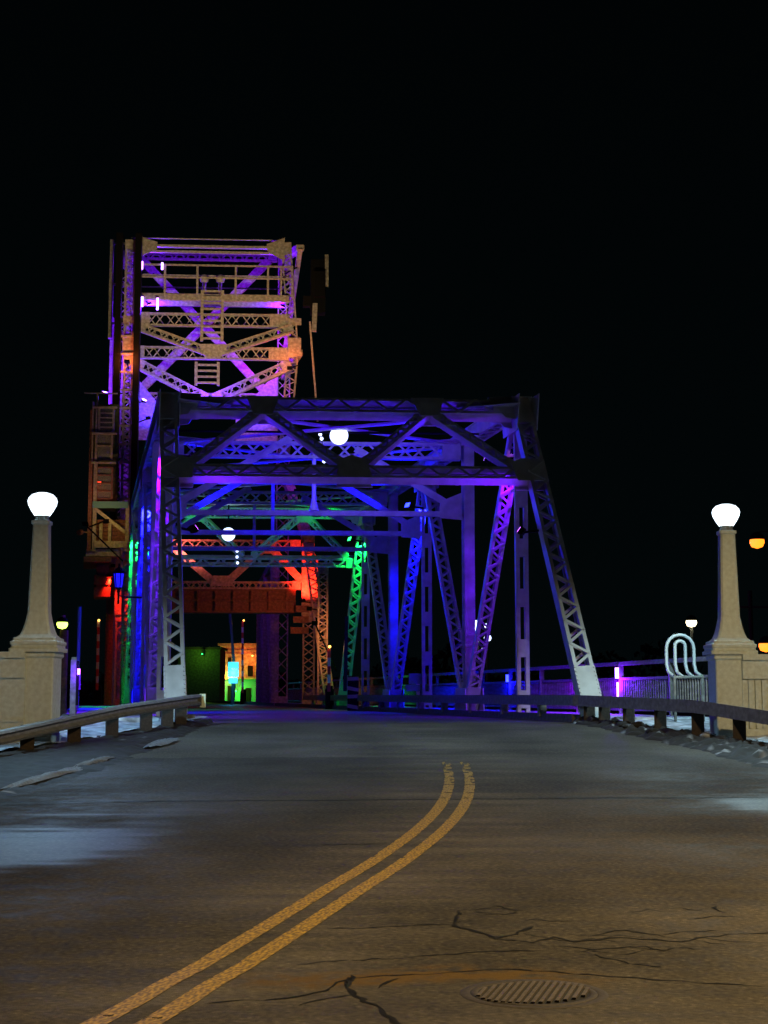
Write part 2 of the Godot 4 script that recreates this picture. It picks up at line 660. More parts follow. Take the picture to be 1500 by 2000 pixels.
func setting() -> void:
	# ground sheet of the approach, following the road's rise
	var st := begin()
	var zs := [-40.0, -10.0, 5.0, 9.0, 16.0, 22.0, 30.0, 31.3]
	for i in zs.size() - 1:
		for x in [-90.0, -45.0, -15.0, 0.0, 15.0, 45.0]:
			var x1: float = x + (45.0 if absf(x) >= 45 or x == -45 else (30.0 if x == 15 else (15.0 if x == -15 or x == 0 else 30.0)))
			if x == -45:
				x1 = -15
			var a: float = zs[i]
			var b: float = zs[i + 1]
			quad(st, Vector3(x, hr(a) - 0.03, -a), Vector3(x, hr(b) - 0.03, -b), Vector3(x1, hr(b) - 0.03, -b), Vector3(x1, hr(a) - 0.03, -a))
	struct("ground", st, M.ground)
	st = begin()
	wbox(st, Vector3(0, -2.0, -31.5), Vector3(180, 6.0, 0.36))
	struct("abutment_wall", st, M.concrete)
	st = begin()
	quad(st, Vector3(-1500, -4.2, -31.0), Vector3(-1500, -4.2, -1800), Vector3(1500, -4.2, -1800), Vector3(1500, -4.2, -31.0))
	struct("water", st, M.water)
	# far bank
	st = begin()
	quad(st, Vector3(-600, 0.3, -112), Vector3(-600, 1.0, -900), Vector3(600, 1.0, -900), Vector3(600, 0.3, -112))
	quad(st, Vector3(-600, -4.5, -110), Vector3(-600, 0.3, -112), Vector3(600, 0.3, -112), Vector3(600, -4.5, -110))
	struct("far_bank", st, M.ground)
	# road
	st = begin()
	st.set_smooth_group(0)
	var z := -30.0
	var secs := []
	while z < 29.6:
		secs.append([Vector3(edge_l(z), hr(z), -z), Vector3(edge_r(z), hr(z), -z)])
		z += 0.5 if z >= 5 else 5.0
	secs.append([P(0.2, 0.42, DK), P(0.2, 8.03, DK)])
	for i in secs.size() - 1:
		for k in 6:
			var a: Vector3 = secs[i][0].lerp(secs[i][1], k / 6.0)
			var b: Vector3 = secs[i + 1][0].lerp(secs[i + 1][1], k / 6.0)
			var c: Vector3 = secs[i + 1][0].lerp(secs[i + 1][1], (k + 1) / 6.0)
			var d: Vector3 = secs[i][0].lerp(secs[i][1], (k + 1) / 6.0)
			for p in [a, b, c, a, c, d]:
				st.set_uv(Vector2((p.x + 10.0) / 20.0, (-p.z - 4.0) / 30.0))
				st.set_uv2(Vector2(p.x, p.z) * 0.9)
				st.add_vertex(p)
	struct("road", st, M.asphalt)
	# bridge roadway and walks
	st = begin()
	abox(st, 0.25, 118.0, 0.1, 8.35, 0.75, DK)
	struct("bridge_roadway", st, M.deck)
	for s in [[0.1, 0.40, "bridge_kerb"], [8.08, 8.35, "bridge_kerb"]]:
		st = begin()
		abox(st, 0.3, 118.0, s[0], s[1], DK + 0.002, DK + 0.16)
		struct(s[2], st, M.kerb)
	st = begin()
	abox(st, -1.0, 75.0, 8.85, 10.7, 0.9, 1.17)
	struct("bridge_sidewalk", st, M.snow)
	st = begin()
	abox(st, -1.0, 36.0, -2.3, -0.4, 0.9, 1.17)
	struct("bridge_sidewalk", st, M.snow)
	# kerbs, dirty snow banks and snowy walks beside the road
	bank("roadside_snow_bank", -1)
	bank("roadside_snow_bank", 1)
	walk("snowy_sidewalk", -1)
	walk("snowy_sidewalk", 1)
	# centre line
	var lp := [[-1.42, 7.54], [-1.19, 8.7], [-0.84, 10.05], [-0.43, 11.64], [-0.05, 13.1], [0.36, 15.03], [0.67, 17.13], [0.84, 19.4], [0.90, 21.9]]
	lp.push_front([-2.3, 3.8])
	lp.push_front([-3.2, 0.0])
	for off in [-0.0, 0.26]:
		var cv := Curve3D.new()
		for q in lp:
			cv.add_point(Vector3(q[0], 0, -q[1]))
		for k in range(1, cv.point_count - 1):
			var tg := (cv.get_point_position(k + 1) - cv.get_point_position(k - 1)) * 0.17
			cv.set_point_in(k, -tg)
			cv.set_point_out(k, tg)
		st = begin()
		var ln := cv.get_baked_length()
		var prev := []
		var cnt := 160
		for k in cnt + 1:
			var t := ln * k / cnt
			var p := cv.sample_baked(t)
			var dd := (cv.sample_baked(minf(t + 0.1, ln)) - cv.sample_baked(maxf(t - 0.1, 0))).normalized()
			var s := Vector3(-dd.z, 0, dd.x)
			var c0: Vector3 = p + s * (off - 0.065)
			var c1: Vector3 = p + s * (off + 0.065)
			c0.y = hr(-c0.z) + 0.004
			c1.y = hr(-c1.z) + 0.004
			if prev.size():
				var vv := float(k) / cnt
				var v0 := float(k - 1) / cnt
				for e in [[prev[0], Vector2(0, v0)], [c0, Vector2(0, vv)], [c1, Vector2(1, vv)], [prev[0], Vector2(0, v0)], [c1, Vector2(1, vv)], [prev[1], Vector2(1, v0)]]:
					st.set_uv(e[1])
					st.add_vertex(e[0])
			prev = [c0, c1]
		struct("road_marking", st, M.yellow_paint)
	cracks()


func bank(called: String, side: int) -> void:
	var n := FastNoiseLite.new()
	n.seed = 40 + side
	n.frequency = 2.0
	n.fractal_octaves = 5
	var n2 := FastNoiseLite.new()
	n2.seed = 50 + side
	n2.frequency = 1.7
	n2.fractal_octaves = 3
	var st := begin()
	st.set_smooth_group(0)
	var rows := []
	var nz := 240
	var nx := 22
	for i in nz + 1:
		var z := 9.0 + 21.6 * i / nz
		var e := edge_l(z) + 0.1 if side < 0 else edge_r(z) - 0.1
		var r := (rail_l(z) - 0.5) if side < 0 else (rail_r(z) + 0.5)
		e += n2.get_noise_2d(z * 1.6, 3.0) * 0.22
		var row := []
		for k in nx + 1:
			var t := k / float(nx)
			var x := lerpf(e, r, t)
			var prof := minf(t * 5.0, 1.0) * minf((1.0 - t) * 4.0 + 0.4, 1.0)
			var amp := 0.05 if side < 0 else 0.13
			var h := prof * ((0.05 if side < 0 else 0.03) + amp * (0.35 + n.get_noise_2d(x * 1.6, z * 1.6)))
			if t == 0.0:
				h = -0.02
			var w := n2.get_noise_2d(x * 2.0, z * 1.1 + 60.0)
			var white := clampf((w - (0.40 if side > 0 else 0.62)) * 5.0, 0, 1)
			var f := 0.7 + 0.6 * n.get_noise_2d(x * 6.0, z * 6.0)
			var c := Color(0.020, 0.012, 0.006) * f
			c = c.lerp(Color(0.36, 0.37, 0.39) * (0.6 + 0.4 * f), white)
			row.append([Vector3(x, hr(z) + maxf(h, -0.02), -z), c])
		rows.append(row)
	for i in nz:
		for k in nx:
			var q := [rows[i][k], rows[i + 1][k], rows[i + 1][k + 1], rows[i][k + 1]]
			for id in ([0, 1, 2, 0, 2, 3] if side > 0 else [0, 2, 1, 0, 3, 2]):
				st.set_color(q[id][1])
				st.add_vertex(q[id][0])
	var o := part(called, st, M.bank, self)
	tag(o, "dirty frozen snow bank along the %s edge of the road under the guardrail" % ("left" if side < 0 else "right"), "snow bank", "", "stuff")


func walk(called: String, side: int) -> void:
	var n := FastNoiseLite.new()
	n.seed = 60 + side
	n.frequency = 0.9
	n.fractal_octaves = 4
	var st := begin()
	st.set_smooth_group(0)
	var rows := []
	var nz := 120
	var nx := 30
	for i in nz + 1:
		var z := 9.0 + 22.0 * i / nz
		var r := rail_l(z) - 0.25 if side < 0 else rail_r(z) + 0.25
		var row := []
		for k in nx + 1:
			var x := r + side * 7.0 * k / nx
			row.append(Vector3(x, hr(z) + 0.09 + 0.07 * n.get_noise_2d(x, z), -z))
		rows.append(row)
	for i in nz:
		for k in nx:
			var q := [rows[i][k], rows[i + 1][k], rows[i + 1][k + 1], rows[i][k + 1]]
			for id in ([0, 1, 2, 0, 2, 3] if side > 0 else [0, 2, 1, 0, 3, 2]):
				st.add_vertex(q[id])
	struct(called, st, M.snow)


func cracks() -> void:
	var lines := [
		[0.012, [[-0.19, 8.81], [-0.2, 8.51], [-0.16, 8.22], [-0.01, 7.83], [0.09, 7.5], [0.12, 7.2]]],
		[0.008, [[-0.94, 8.02], [-0.52, 8.15], [-0.31, 8.36], [-0.2, 8.73], [0.09, 8.81], [0.45, 8.92], [0.75, 9.0], [1.18, 8.84], [1.59, 8.65], [2.1, 8.48]]],
		[0.007, [[-0.52, 9.11], [-0.28, 9.21], [0.09, 9.27], [0.35, 9.38], [0.67, 9.48], [0.95, 9.47]]],
		[0.012, [[0.52, 10.75], [0.5, 10.5], [0.47, 10.25], [0.61, 10.05], [0.72, 9.82], [0.87, 9.97], [1.0, 10.22]]],
		[0.009, [[0.72, 9.82], [0.95, 9.72], [1.1, 9.89], [1.21, 9.74], [1.45, 9.86], [1.65, 9.82], [1.9, 9.74], [2.24, 9.97], [2.7, 10.08]]],
		[0.008, [[-0.03, 8.43], [0.02, 8.6], [0.09, 8.73]]],
		[0.005, [[-0.51, 10.13], [-0.2, 10.16], [0.03, 10.22], [0.45, 10.3]]],
		[0.012, [[2.39, 10.93], [2.36, 10.8], [2.40, 10.68]]],
		[0.006, [[0.62, 10.72], [0.85, 10.62], [0.95, 10.8], [0.75, 10.95]]],
		[0.006, [[1.05, 9.62], [1.3, 9.52], [1.55, 9.6], [1.75, 9.5]]],
		[0.006, [[1.35, 9.95], [1.6, 10.1], [1.75, 9.95], [1.95, 10.05]]],
		[0.010, [[-4.4, 16.7], [-2.6, 17.1], [0.0, 17.27], [2.67, 17.47], [5.4, 17.4]]],
		[0.007, [[-0.6, 13.82], [-0.3, 13.9], [0.0, 13.93]]],
		[0.006, [[-0.16, 8.25], [-0.35, 8.1], [-0.45, 7.95]]],
	]
	for i in 16:
		var x := rng.randf_range(0.15, 2.1)
		var zz := rng.randf_range(9.4, 10.9)
		var ln := []
		for k in rng.randi_range(3, 5):
			ln.append([x, zz])
			x += rng.randf_range(0.08, 0.2)
			zz += rng.randf_range(-0.14, 0.14)
		lines.append([rng.randf_range(0.003, 0.006), ln])
	for l in lines:
		var pts := []
		var src: Array = l[1]
		for i in src.size() - 1:
			var a := Vector2(src[i][0], src[i][1])
			var b := Vector2(src[i + 1][0], src[i + 1][1])
			var cnt := maxi(2, int(a.distance_to(b) / 0.07))
			for k in cnt:
				var jit := Vector2(rng.randf_range(-1, 1), rng.randf_range(-1, 1)) * (0.026 if k else 0.0)
				pts.append(a.lerp(b, k / float(cnt)) + jit)
		pts.append(Vector2(src[-1][0], src[-1][1]))
		var st := begin()
		var prev := []
		for i in pts.size():
			var d: Vector2 = (pts[mini(i + 1, pts.size() - 1)] - pts[maxi(i - 1, 0)]).normalized()
			var w: float = l[0] * rng.randf_range(0.3, 1.8) * (0.25 if i == 0 or i == pts.size() - 1 else 1.0)
			var s := Vector2(-d.y, d.x) * w
			var c0: Vector2 = pts[i] - s
			var c1: Vector2 = pts[i] + s
			var q := [Vector3(c0.x, hr(c0.y) + 0.003, -c0.y), Vector3(c1.x, hr(c1.y) + 0.003, -c1.y)]
			if i > 0:
				quad(st, prev[0], prev[1], q[1], q[0])
				quad(st, prev[0], q[0], q[1], prev[1])
			prev = q
		struct("road_crack", st, M.tar)


# ---------------------------------------------------------------- lamp pillars
func lamp_pillar(at: Vector3, turn: float, label: String, side: int) -> void:
	var t := thing("lamp_pillar", label, "lamp pillar", at, "lamp pillars at the end of the parapets")
	var ph := 2.30 - at.y
	var st := begin()
	loft(st, [[-0.2, 0.34, 0.02], [0.10, 0.34, 0.02], [0.13, 0.32, 0.02], [ph - 0.10, 0.32, 0.02], [ph - 0.07, 0.35, 0.02], [ph, 0.35, 0.02], [ph + 0.001, 0.30, 0.02]], at, turn)
	part("pedestal", st, M.concrete, t)
	st = begin()
	loft(st, [[ph, 0.40, 0.03], [ph + 0.06, 0.40, 0.03], [ph + 0.075, 0.37, 0.03], [ph + 0.11, 0.37, 0.03], [ph + 0.13, 0.385, 0.03], [ph + 0.17, 0.385, 0.03], [ph + 0.185, 0.35, 0.03], [ph + 0.23, 0.345, 0.03], [ph + 0.24, 0.32, 0.03]], at, turn)
	part("moulding", st, M.concrete, t)
	st = begin()
	var secs := []
	for i in 9:
		var k := i / 8.0
		secs.append([ph + 0.235 + 0.42 * k, lerpf(0.315, 0.165, pow(k, 0.45)), 0.035])
	secs.append([ph + 2.10, 0.128, 0.03])
	secs.append([ph + 2.12, 0.15, 0.03])
	secs.append([ph + 2.17, 0.15, 0.03])
	loft(st, secs, at, turn)
	part("column", st, M.concrete, t)
	var top := at + Vector3(0, ph + 2.17, 0)
	st = begin()
	lathe(st, [Vector2(0.11, 0.0), Vector2(0.125, 0.02), Vector2(0.105, 0.05), Vector2(0.12, 0.075), Vector2(0.12, 0.095), Vector2(0.0, 0.096)], top)
	part("lamp_collar", st, M.galvanised, t)
	st = begin()
	lathe(st, [Vector2(0.0, 0.0), Vector2(0.125, 0.0), Vector2(0.18, 0.08), Vector2(0.232, 0.18), Vector2(0.244, 0.245), Vector2(0.228, 0.30), Vector2(0.175, 0.355), Vector2(0.09, 0.385), Vector2(0.0, 0.392)], top + Vector3(0, 0.09, 0))
	part("globe", st, M.lamp_white, t)
	var c := top + Vector3(0, 0.27, 0)
	spot(t, c, c + Vector3(0, -1, 0.0), Color(0.66, 0.87, 1.0) if side < 0 else Color(0.76, 0.94, 1.0), 38.0, 84.0, 0.5, 0.15)
	# the parapet that runs outward from the pillar
	at.z += 0.2
	var w := thing("parapet_wall", "%s concrete parapet wall beside the %s lamp pillar" % ["plain panelled" if side < 0 else "fluted", "left" if side < 0 else "right"], "parapet", at + Vector3(side * 3.2, 0, 0), "parapet walls")
	var x0 := at.x + side * 0.12
	var x1 := at.x + side * 6.5
	var xm := (x0 + x1) * 0.5
	var wl := absf(x1 - x0)
	st = begin()
	wbox(st, Vector3(xm, at.y + (ph - 0.42) * 0.5 - 0.1, at.z), Vector3(wl, ph - 0.42 + 0.2, 0.30))
	part("panel", st, M.concrete, w)
	st = begin()
	wbox(st, Vector3(xm, at.y + ph - 0.42 + 0.16, at.z), Vector3(wl, 0.32, 0.40))
	wbox(st, Vector3(xm, at.y + ph - 0.05, at.z), Vector3(wl, 0.10, 0.50))
	part("coping", st, M.concrete, w)
	st = begin()
	wbox(st, Vector3(xm, at.y + 0.1, at.z), Vector3(wl, 0.22, 0.42))
	part("plinth", st, M.concrete, w)
	if side > 0:
		for i in 46:
			bar(w, Vector3(x0 + 0.12 + i * 0.115, at.y + 0.22, at.z + 0.165), Vector3(x0 + 0.12 + i * 0.115, at.y + ph - 0.44, at.z + 0.165), Vector3.RIGHT, 0.055, 0.08, M.concrete, "rib")
	else:
		st = begin()
		wbox(st, Vector3(xm, at.y + 0.36, at.z + 0.165), Vector3(wl, 0.05, 0.03))
		part("band", st, M.concrete, w)


func sodium_lamp() -> void:
	# street lamp to the right of the picture that lights the near road
	var base := Vector3(9.7, 0.02, -8.5)
	var t := thing("street_lamp", "tall grey street lamp with orange light beside the near road", "street lamp", base)
	var st := begin()
	tube(st, [base, base + Vector3(0, 8.2, 0)], 0.09, 10)
	tube(st, [base + Vector3(0, 8.2, 0), base + Vector3(-0.5, 8.7, 0), base + Vector3(-1.6, 9.0, 0), base + Vector3(-3.2, 9.05, 0)], 0.045, 8)
	part("pole", st, M.galvanised, t)
	var h := base + Vector3(-3.5, 9.0, 0)
	st = begin()
	wbox(st, h + Vector3(0, 0.05, 0), Vector3(0.75, 0.13, 0.32))
	wbox(st, h + Vector3(0, 0.13, 0), Vector3(0.55, 0.06, 0.22))
	part("lamp_head", st, M.galvanised, t)
	st = begin()
	wbox(st, h + Vector3(0, -0.025, 0), Vector3(0.42, 0.02, 0.22))
	part("lamp_lens", st, M.lamp_orange, t)
	spot(t, h + Vector3(0, -0.06, 0), h + Vector3(0, -9, -0.35), Color(1.0, 0.86, 0.61), 215.0, 78.0, 0.16, 0.15)


# ---------------------------------------------------------------- truss span
func truss_span() -> void:
	var t := thing("truss_span", "grey riveted steel truss bridge span with laced members and portal", "bridge", P(0, 0, DK))
	var rest := begin()
	var S: Material = M.steel
	var yt := TH - 0.2
	for side in 2:
		var v := 0.0 if side == 0 else TW
		# end posts
		for e in 2:
			var a := P(-0.1 if e == 0 else 6 * PL + 0.1, v, DK - 0.15)
			var b := P(PL if e == 0 else 5 * PL, v, yt)
			var mi := laced(t, "end_post", a, b, CN, 0.46, 0.36, 1.45, 0.75, S, e == 0, rest, 0.78, 0.06)
			if e == 0:
				var f := frame(a, b, CN)
				var n := f.z if f.z.z > 0 else -f.z
				var pts := []
				for k in 13:
					for q in [-0.2, 0.2]:
						pts.append(a + f.y * (0.15 + k * 0.105) + CN * q + n * 0.20)
				rivets(mi, pts, n, 0.028, S)
		# top chord: cover plate, two webs and lacing below
		var c0 := P(PL - 0.2, v, yt)
		var c1 := P(5 * PL + 0.2, v, yt)
		var st := begin()
		beam(st, c0 + UP3 * 0.19, c1 + UP3 * 0.19, CN, 0.5, 0.02)
		for q in [-1, 1]:
			beam(st, c0 + CN * q * 0.2, c1 + CN * q * 0.2, CN, 0.03, 0.36)
			beam(st, c0 + CN * q * 0.17 - UP3 * 0.17, c1 + CN * q * 0.17 - UP3 * 0.17, CN, 0.09, 0.016)
		part("top_chord", st, S, t)
		var k := 0.0
		var flip := 1.0
		while k < 4 * PL - 0.4:
			beam(rest, P(PL + k, v - 0.16 * flip, yt - 0.19), P(PL + k + 0.34, v + 0.16 * flip, yt - 0.19), CN, 0.05, 0.012)
			flip = -flip
			k += 0.34
		# bottom chord
		st = begin()
		for q in [-1, 1]:
			beam(st, P(-0.3, v, DK - 0.1) + CN * q * 0.19, P(6 * PL + 0.3, v, DK - 0.1) + CN * q * 0.19, CN, 0.03, 0.36)
		part("bottom_chord", st, S, t)
		# hangers and diagonals
		for i in range(1, 6):
			if i % 2 == 1:
				battened(t, "hanger", P(i * PL, v, DK), P(i * PL, v, yt - 0.1), CN, 0.30, 0.22, 0.78, 0.42, S, 0.25)
			else:
				var sth := begin()
				beam(sth, P(i * PL, v, DK), P(i * PL, v, yt - 0.1), CN, 0.03, 0.30)
				for q in [-1, 1]:
					beam(sth, P(i * PL, v, DK) + AX * q * 0.15, P(i * PL, v, yt - 0.1) + AX * q * 0.15, CN, 0.28, 0.02)
				part("hanger", sth, S, t)
		for d in [[1, 2, 1], [3, 2, 1], [3, 4, 1], [5, 4, 0]]:
			laced(t, "diagonal", P(d[1] * PL, v, DK + 0.1), P(d[0] * PL, v, yt - 0.1), CN, 0.38, 0.28, 0.9, 0.7, S, d[2] == 1 and side == 1, rest, 0.85)
		# gusset plates on both faces of each truss at the joints
		for i in [1, 3, 5]:
			for q in [-1, 1]:
				var o: Vector3 = CN * q * 0.235
				plate(t, "gusset_plate", [P(i * PL - 0.8, v, yt + 0.15) + o, P(i * PL + 0.8, v, yt + 0.15) + o, P(i * PL + 0.6, v, yt - 0.7) + o, P(i * PL - 0.6, v, yt - 0.7) + o], CN, S)
		for i in [2, 4]:
			for q in [-1, 1]:
				var o: Vector3 = CN * q * 0.235
				plate(t, "gusset_plate", [P(i * PL - 0.7, v, DK - 0.25) + o, P(i * PL + 0.7, v, DK - 0.25) + o, P(i * PL + 0.55, v, DK + 0.75) + o, P(i * PL - 0.55, v, DK + 0.75) + o], CN, S)
	# portals in the slope of the end posts
	for e in 2:
		var single: bool = e == 0
		var pp := func(v: float, y: float) -> Vector3:
			var u := PL * (y - DK) / (TH - 0.2 - DK)
			return P(u if e == 0 else 6 * PL - u, v, y)
		var upd: Vector3 = (pp.call(4.0, 8.0) - pp.call(4.0, 7.0)).normalized()
		laced(t, "portal_strut", pp.call(0.2, 8.42), pp.call(TW - 0.2, 8.42), upd, 0.50, 0.30, 0.5, 0.5, S, single, rest, 1.0, 0.06)
		laced(t, "portal_strut", pp.call(0.2, 6.66), pp.call(TW - 0.2, 6.66), upd, 0.42, 0.24, 0.3, 0.3, S, single, rest, 1.0, 0.055)
		for d in [[0.45, 6.85, 2.1, 8.25], [2.35, 8.25, 4.0, 6.85], [4.4, 6.85, 6.05, 8.25], [6.3, 8.25, 7.95, 6.85]]:
			laced(t, "portal_brace", pp.call(d[0], d[1]), pp.call(d[2], d[3]), upd, 0.26, 0.20, 0.25, 0.25, S, single, rest, 1.0, 0.05)
		var n: Vector3 = CN.cross(upd)
		for q in [-1, 1]:
			var o: Vector3 = n * q * 0.17
			for g in [[[1.85, 8.62], [2.65, 8.62], [2.45, 8.12], [2.0, 8.12]], [[5.8, 8.62], [6.6, 8.62], [6.4, 8.12], [5.95, 8.12]], [[3.78, 6.46], [4.62, 6.46], [4.5, 6.92], [4.2, 7.05], [3.9, 6.92]], [[-0.2, 6.42], [0.5, 6.42], [0.58, 6.88], [0.3, 7.0], [-0.2, 6.98]], [[TW - 0.5, 6.42], [TW + 0.22, 6.42], [TW + 0.22, 6.98], [TW - 0.3, 7.0], [TW - 0.58, 6.88]], [[-0.2, 8.0], [0.45, 8.1], [0.8, 8.66], [-0.25, 8.7]], [[TW - 0.45, 8.1], [TW + 0.2, 8.0], [TW + 0.25, 8.7], [TW - 0.8, 8.66]]]:
				var pts := []
				if e == 1 and g.size() > 4:
					continue
				for c in g:
					pts.append(pp.call(c[0], c[1]) + o)
				plate(t, "gusset_plate", pts, n, S)
	# sway frames, top struts and lateral bracing
	for i in [2, 3, 4]:
		var u: float = i * PL
		laced(t, "sway_strut", P(u, 0.2, 8.25), P(u, TW - 0.2, 8.25), UP3, 0.5, 0.24, 0.5, 0.5, S, false, rest, 1.0)
		stick(t, "sway_strut", P(u, 0.1, 6.52), P(u, TW - 0.1, 6.52), UP3, 0.14, 0.14, S)
		for d in [[0.55, 6.75, 3.6, 8.6], [TW - 0.5, 6.75, TW - 3.1, 8.3]]:
			stick(t, "sway_brace", P(u - 0.09, d[0], d[1]), P(u - 0.09, d[2], d[3]), UP3, 0.19, 0.03, S)
		if i > 2:
			stick(t, "sway_hanger", P(u, 3.75, 6.5), P(u, 3.75, 8.1), CN, 0.1, 0.06, S)
		for s in [[0.2, 0.8], [TW - 0.2, TW - 0.8]]:
			plate(t, "gusset_plate", [P(u - 0.12, s[0], 6.35), P(u - 0.12, s[1], 6.4), P(u - 0.12, s[1], 6.85), P(u - 0.12, s[0], 7.1)], AX, S)
	for i in range(1, 5):
		var u0: float = i * PL
		var u1: float = (i + 1) * PL
		for d in [[0.25, TW - 0.25], [TW - 0.25, 0.25]]:
			stick(t, "lateral_brace", P(u0, d[0], 8.46 if d[0] < 1 else 8.40), P(u1, d[1], 8.46 if d[0] < 1 else 8.40), CN, 0.2, 0.05, S)
	for i in range(1, 6):
		for s in [[0.2, 1.5], [TW - 0.2, TW - 1.5]]:
			plate(t, "lateral_plate", [P(i * PL - 0.8, s[0], 8.50), P(i * PL + 0.8, s[0], 8.50), P(i * PL + 0.1, s[1], 8.50), P(i * PL - 0.1, s[1], 8.50)], UP3, S, 0.015)
	# floor beams below the deck
	for i in range(0, 7):
		stick(t, "floor_beam", P(i * PL, -2.2, 0.55), P(i * PL, 10.6, 0.55), UP3, 0.5, 0.2, S)
	part("lacing_bars", rest, S, t, "stuff")


# ---------------------------------------------------------------- bascule tower
func bascule_tower() -> void:
	var t := thing("bascule_tower", "tall steel lifting tower with platform, ladder and braced front behind the span", "bridge tower", P(40, 0, DK))
	var rest := begin()
	var S: Material = M.steel_worn
	# lower portal at u 40
	for side in 2:
		var v := 0.0 if side == 0 else TW
		var out := -1.0 if side == 0 else 1.0
		laced(t, "portal_post", P(40, v + out * 0.1, DK), P(40, v + out * 0.1, 5.4), CN, 0.62, 0.4, 0.4, 0.4, S, true, rest, 0.7)
		plate(t, "portal_plate", [P(39.75, v - 0.38 + out * 0.1, 5.3), P(39.75, v + 0.38 + out * 0.1, 5.3), P(39.75, v + 0.38 + out * 0.1, 7.9), P(39.75, v + 0.1 * out, 8.7), P(39.75, v - 0.38 + out * 0.1, 8.7)], AX, S, 0.03)
		stick(t, "portal_column", P(40, v + out * 0.1, 5.3), P(40, v + out * 0.1, 9.2), CN, 0.5, 0.4, S)
		laced(t, "rear_column", P(49, v, DK), P(49, v, 25.4), CN, 0.75, 0.5, 0.5, 0.8, S, false, rest, 1.0)
		var vt := v if side == 0 else v - 0.28
		laced(t, "front_column", P(43, vt, 18.4), P(43, v if side == 0 else v - 0.72, 24.2), CN, 0.55, 0.4, 0.6, 0.5, S, true, rest, 0.7)
		laced(t, "sloping_leg", P(43, vt, 19.3), P(48.6, v, 14.2), CN, 0.62, 0.42, 0.5, 0.3, S, true, rest, 0.6)
		stick(t, "sloping_chord", P(40, v, 9.0), P(48.8, v, 13.6), CN, 0.45, 0.45, S)
		stick(t, "side_brace", P(43, v, 24.0), P(49, v, 19.6), CN, 0.25, 0.25, S)
		stick(t, "side_chord", P(43, v, 24.0), P(49, v, 25.2), CN, 0.4, 0.3, S)
		stick(t, "side_strut", P(43, v, 18.6), P(49, v, 18.6), CN, 0.3, 0.3, S)
		plate(t, "leg_plate", [P(42.78, vt - 0.32, 18.4), P(42.78, vt + 0.32, 18.4), P(42.78, vt + 0.32, 19.3), P(42.78, vt - 0.32, 19.3)], AX, S, 0.02)
		plate(t, "leg_plate", [P(42.78, vt - 0.32, 19.95), P(42.78, vt + 0.32, 19.95), P(42.78, vt + 0.32, 20.3), P(42.78, vt - 0.32, 20.3)], AX, S, 0.02)
		# black guide rails that run down the front of the left column, shorter on the right
		if side == 0:
			for q in [-0.56, 0.38]:
				stick(t, "guide_rail", P(42.4, q, 6.6), P(42.4, q, 24.35), CN, 0.30, 0.5, M.black_steel)
			for k in 14:
				stick(t, "guide_strut", P(42.55, -0.45, 7.5 + k * 0.9), P(42.55, 0.28, 7.5 + k * 0.9), UP3, 0.1, 0.1, S)
			stick(t, "edge_column", P(43.1, -0.93, 19.2), P(43.1, -0.93, 24.25), CN, 0.17, 0.35, S)
			for y in [20.0, 22.0, 24.1]:
				stick(t, "edge_arm", P(43.2, -0.93, y), P(43.2, 0.0, y), UP3, 0.1, 0.1, S)
			stick(t, "side_column", P(46, -0.8, 15.0), P(46, -0.8, 21.0), CN, 0.16, 0.3, S)
			for y in [15.5, 18.2, 20.8]:
				stick(t, "side_arm", P(46, -0.8, y), P(48.8, -0.2, y), UP3, 0.12, 0.12, S)
			laced(t, "front_column", P(43, v, 6.0), P(43, v, 18.3), CN, 0.5, 0.36, 0.4, 0.4, S, false, rest, 0.7)
		else:
			var st := begin()
			beam(st, P(43, 9.35, 20.6), P(43, 9.35, 23.3), CN, 0.75, 0.8)
			beam(st, P(42.5, 9.35, 21.3), P(42.5, 9.35, 22.6), CN, 0.55, 0.5)
			part("machinery_box", st, M.black_steel, t)
			st = begin()
			beam(st, P(42.6, 9.72, 21.9), P(42.6, 9.72, 23.5), CN, 0.18, 0.3)
			beam(st, P(42.6, 9.1, 19.6), P(42.6, 9.15, 21.0), CN, 0.24, 0.3)
			part("bearing_plate", st, S, t)
			stick(t, "tie_rod", P(43, 8.95, 20.2), P(43.5, 9.45, 15.2), CN, 0.09, 0.09, S)
			stick(t, "bearing_arm", P(43, 8.6, 21.2), P(43, 9.2, 21.2), UP3, 0.5, 0.5, M.black_steel)
	# horizontal struts of the lower portal
	laced(t, "portal_strut", P(40, 0.3, 8.66), P(40, TW - 0.3, 8.66), UP3, 0.42, 0.4, 0.5, 0.5, S, true, rest, 1.0)
	laced(t, "portal_strut", P(40, 0.3, 6.72), P(40, TW - 0.3, 6.72), UP3, 0.40, 0.4, 0.4, 0.4, S, true, rest, 0.8)
	for d in [[0.35, 6.9, 1.9, 8.45], [2.2, 8.45, 4.05, 6.9], [4.75, 6.9, 6.4, 8.45], [6.75, 8.45, 8.2, 6.9]]:
		stick(t, "portal_brace", P(39.85, d[0], d[1]), P(39.85, d[2], d[3]), UP3, 0.34, 0.08, S)
	plate(t, "gusset_plate", [P(39.72, 3.9, 6.65), P(39.72, 5.0, 6.65), P(39.72, 4.85, 7.15), P(39.72, 4.05, 7.15)], AX, S)
	plate(t, "gusset_plate", [P(39.72, 6.2, 8.75), P(39.72, 7.0, 8.75), P(39.72, 6.8, 8.2), P(39.72, 6.4, 8.2)], AX, S)
	# counterweight girder under the portal
	var st2 := begin()
	abox(st2, 40.2, 41.2, 0.5, 7.95, 5.45, 6.55)
	part("girder", st2, M.rust, t)
	for k in 9:
		bar(t, P(40.12, 0.9 + k * 0.83, 5.47), P(40.12, 0.9 + k * 0.83, 6.5), CN, 0.09, 0.12, M.rust, "stiffener")
	for y in [5.5, 6.02, 6.5]:
		stick(t, "girder_flange", P(40.1, 0.5, y), P(40.1, 7.95, y), UP3, 0.07, 0.25, M.rust)
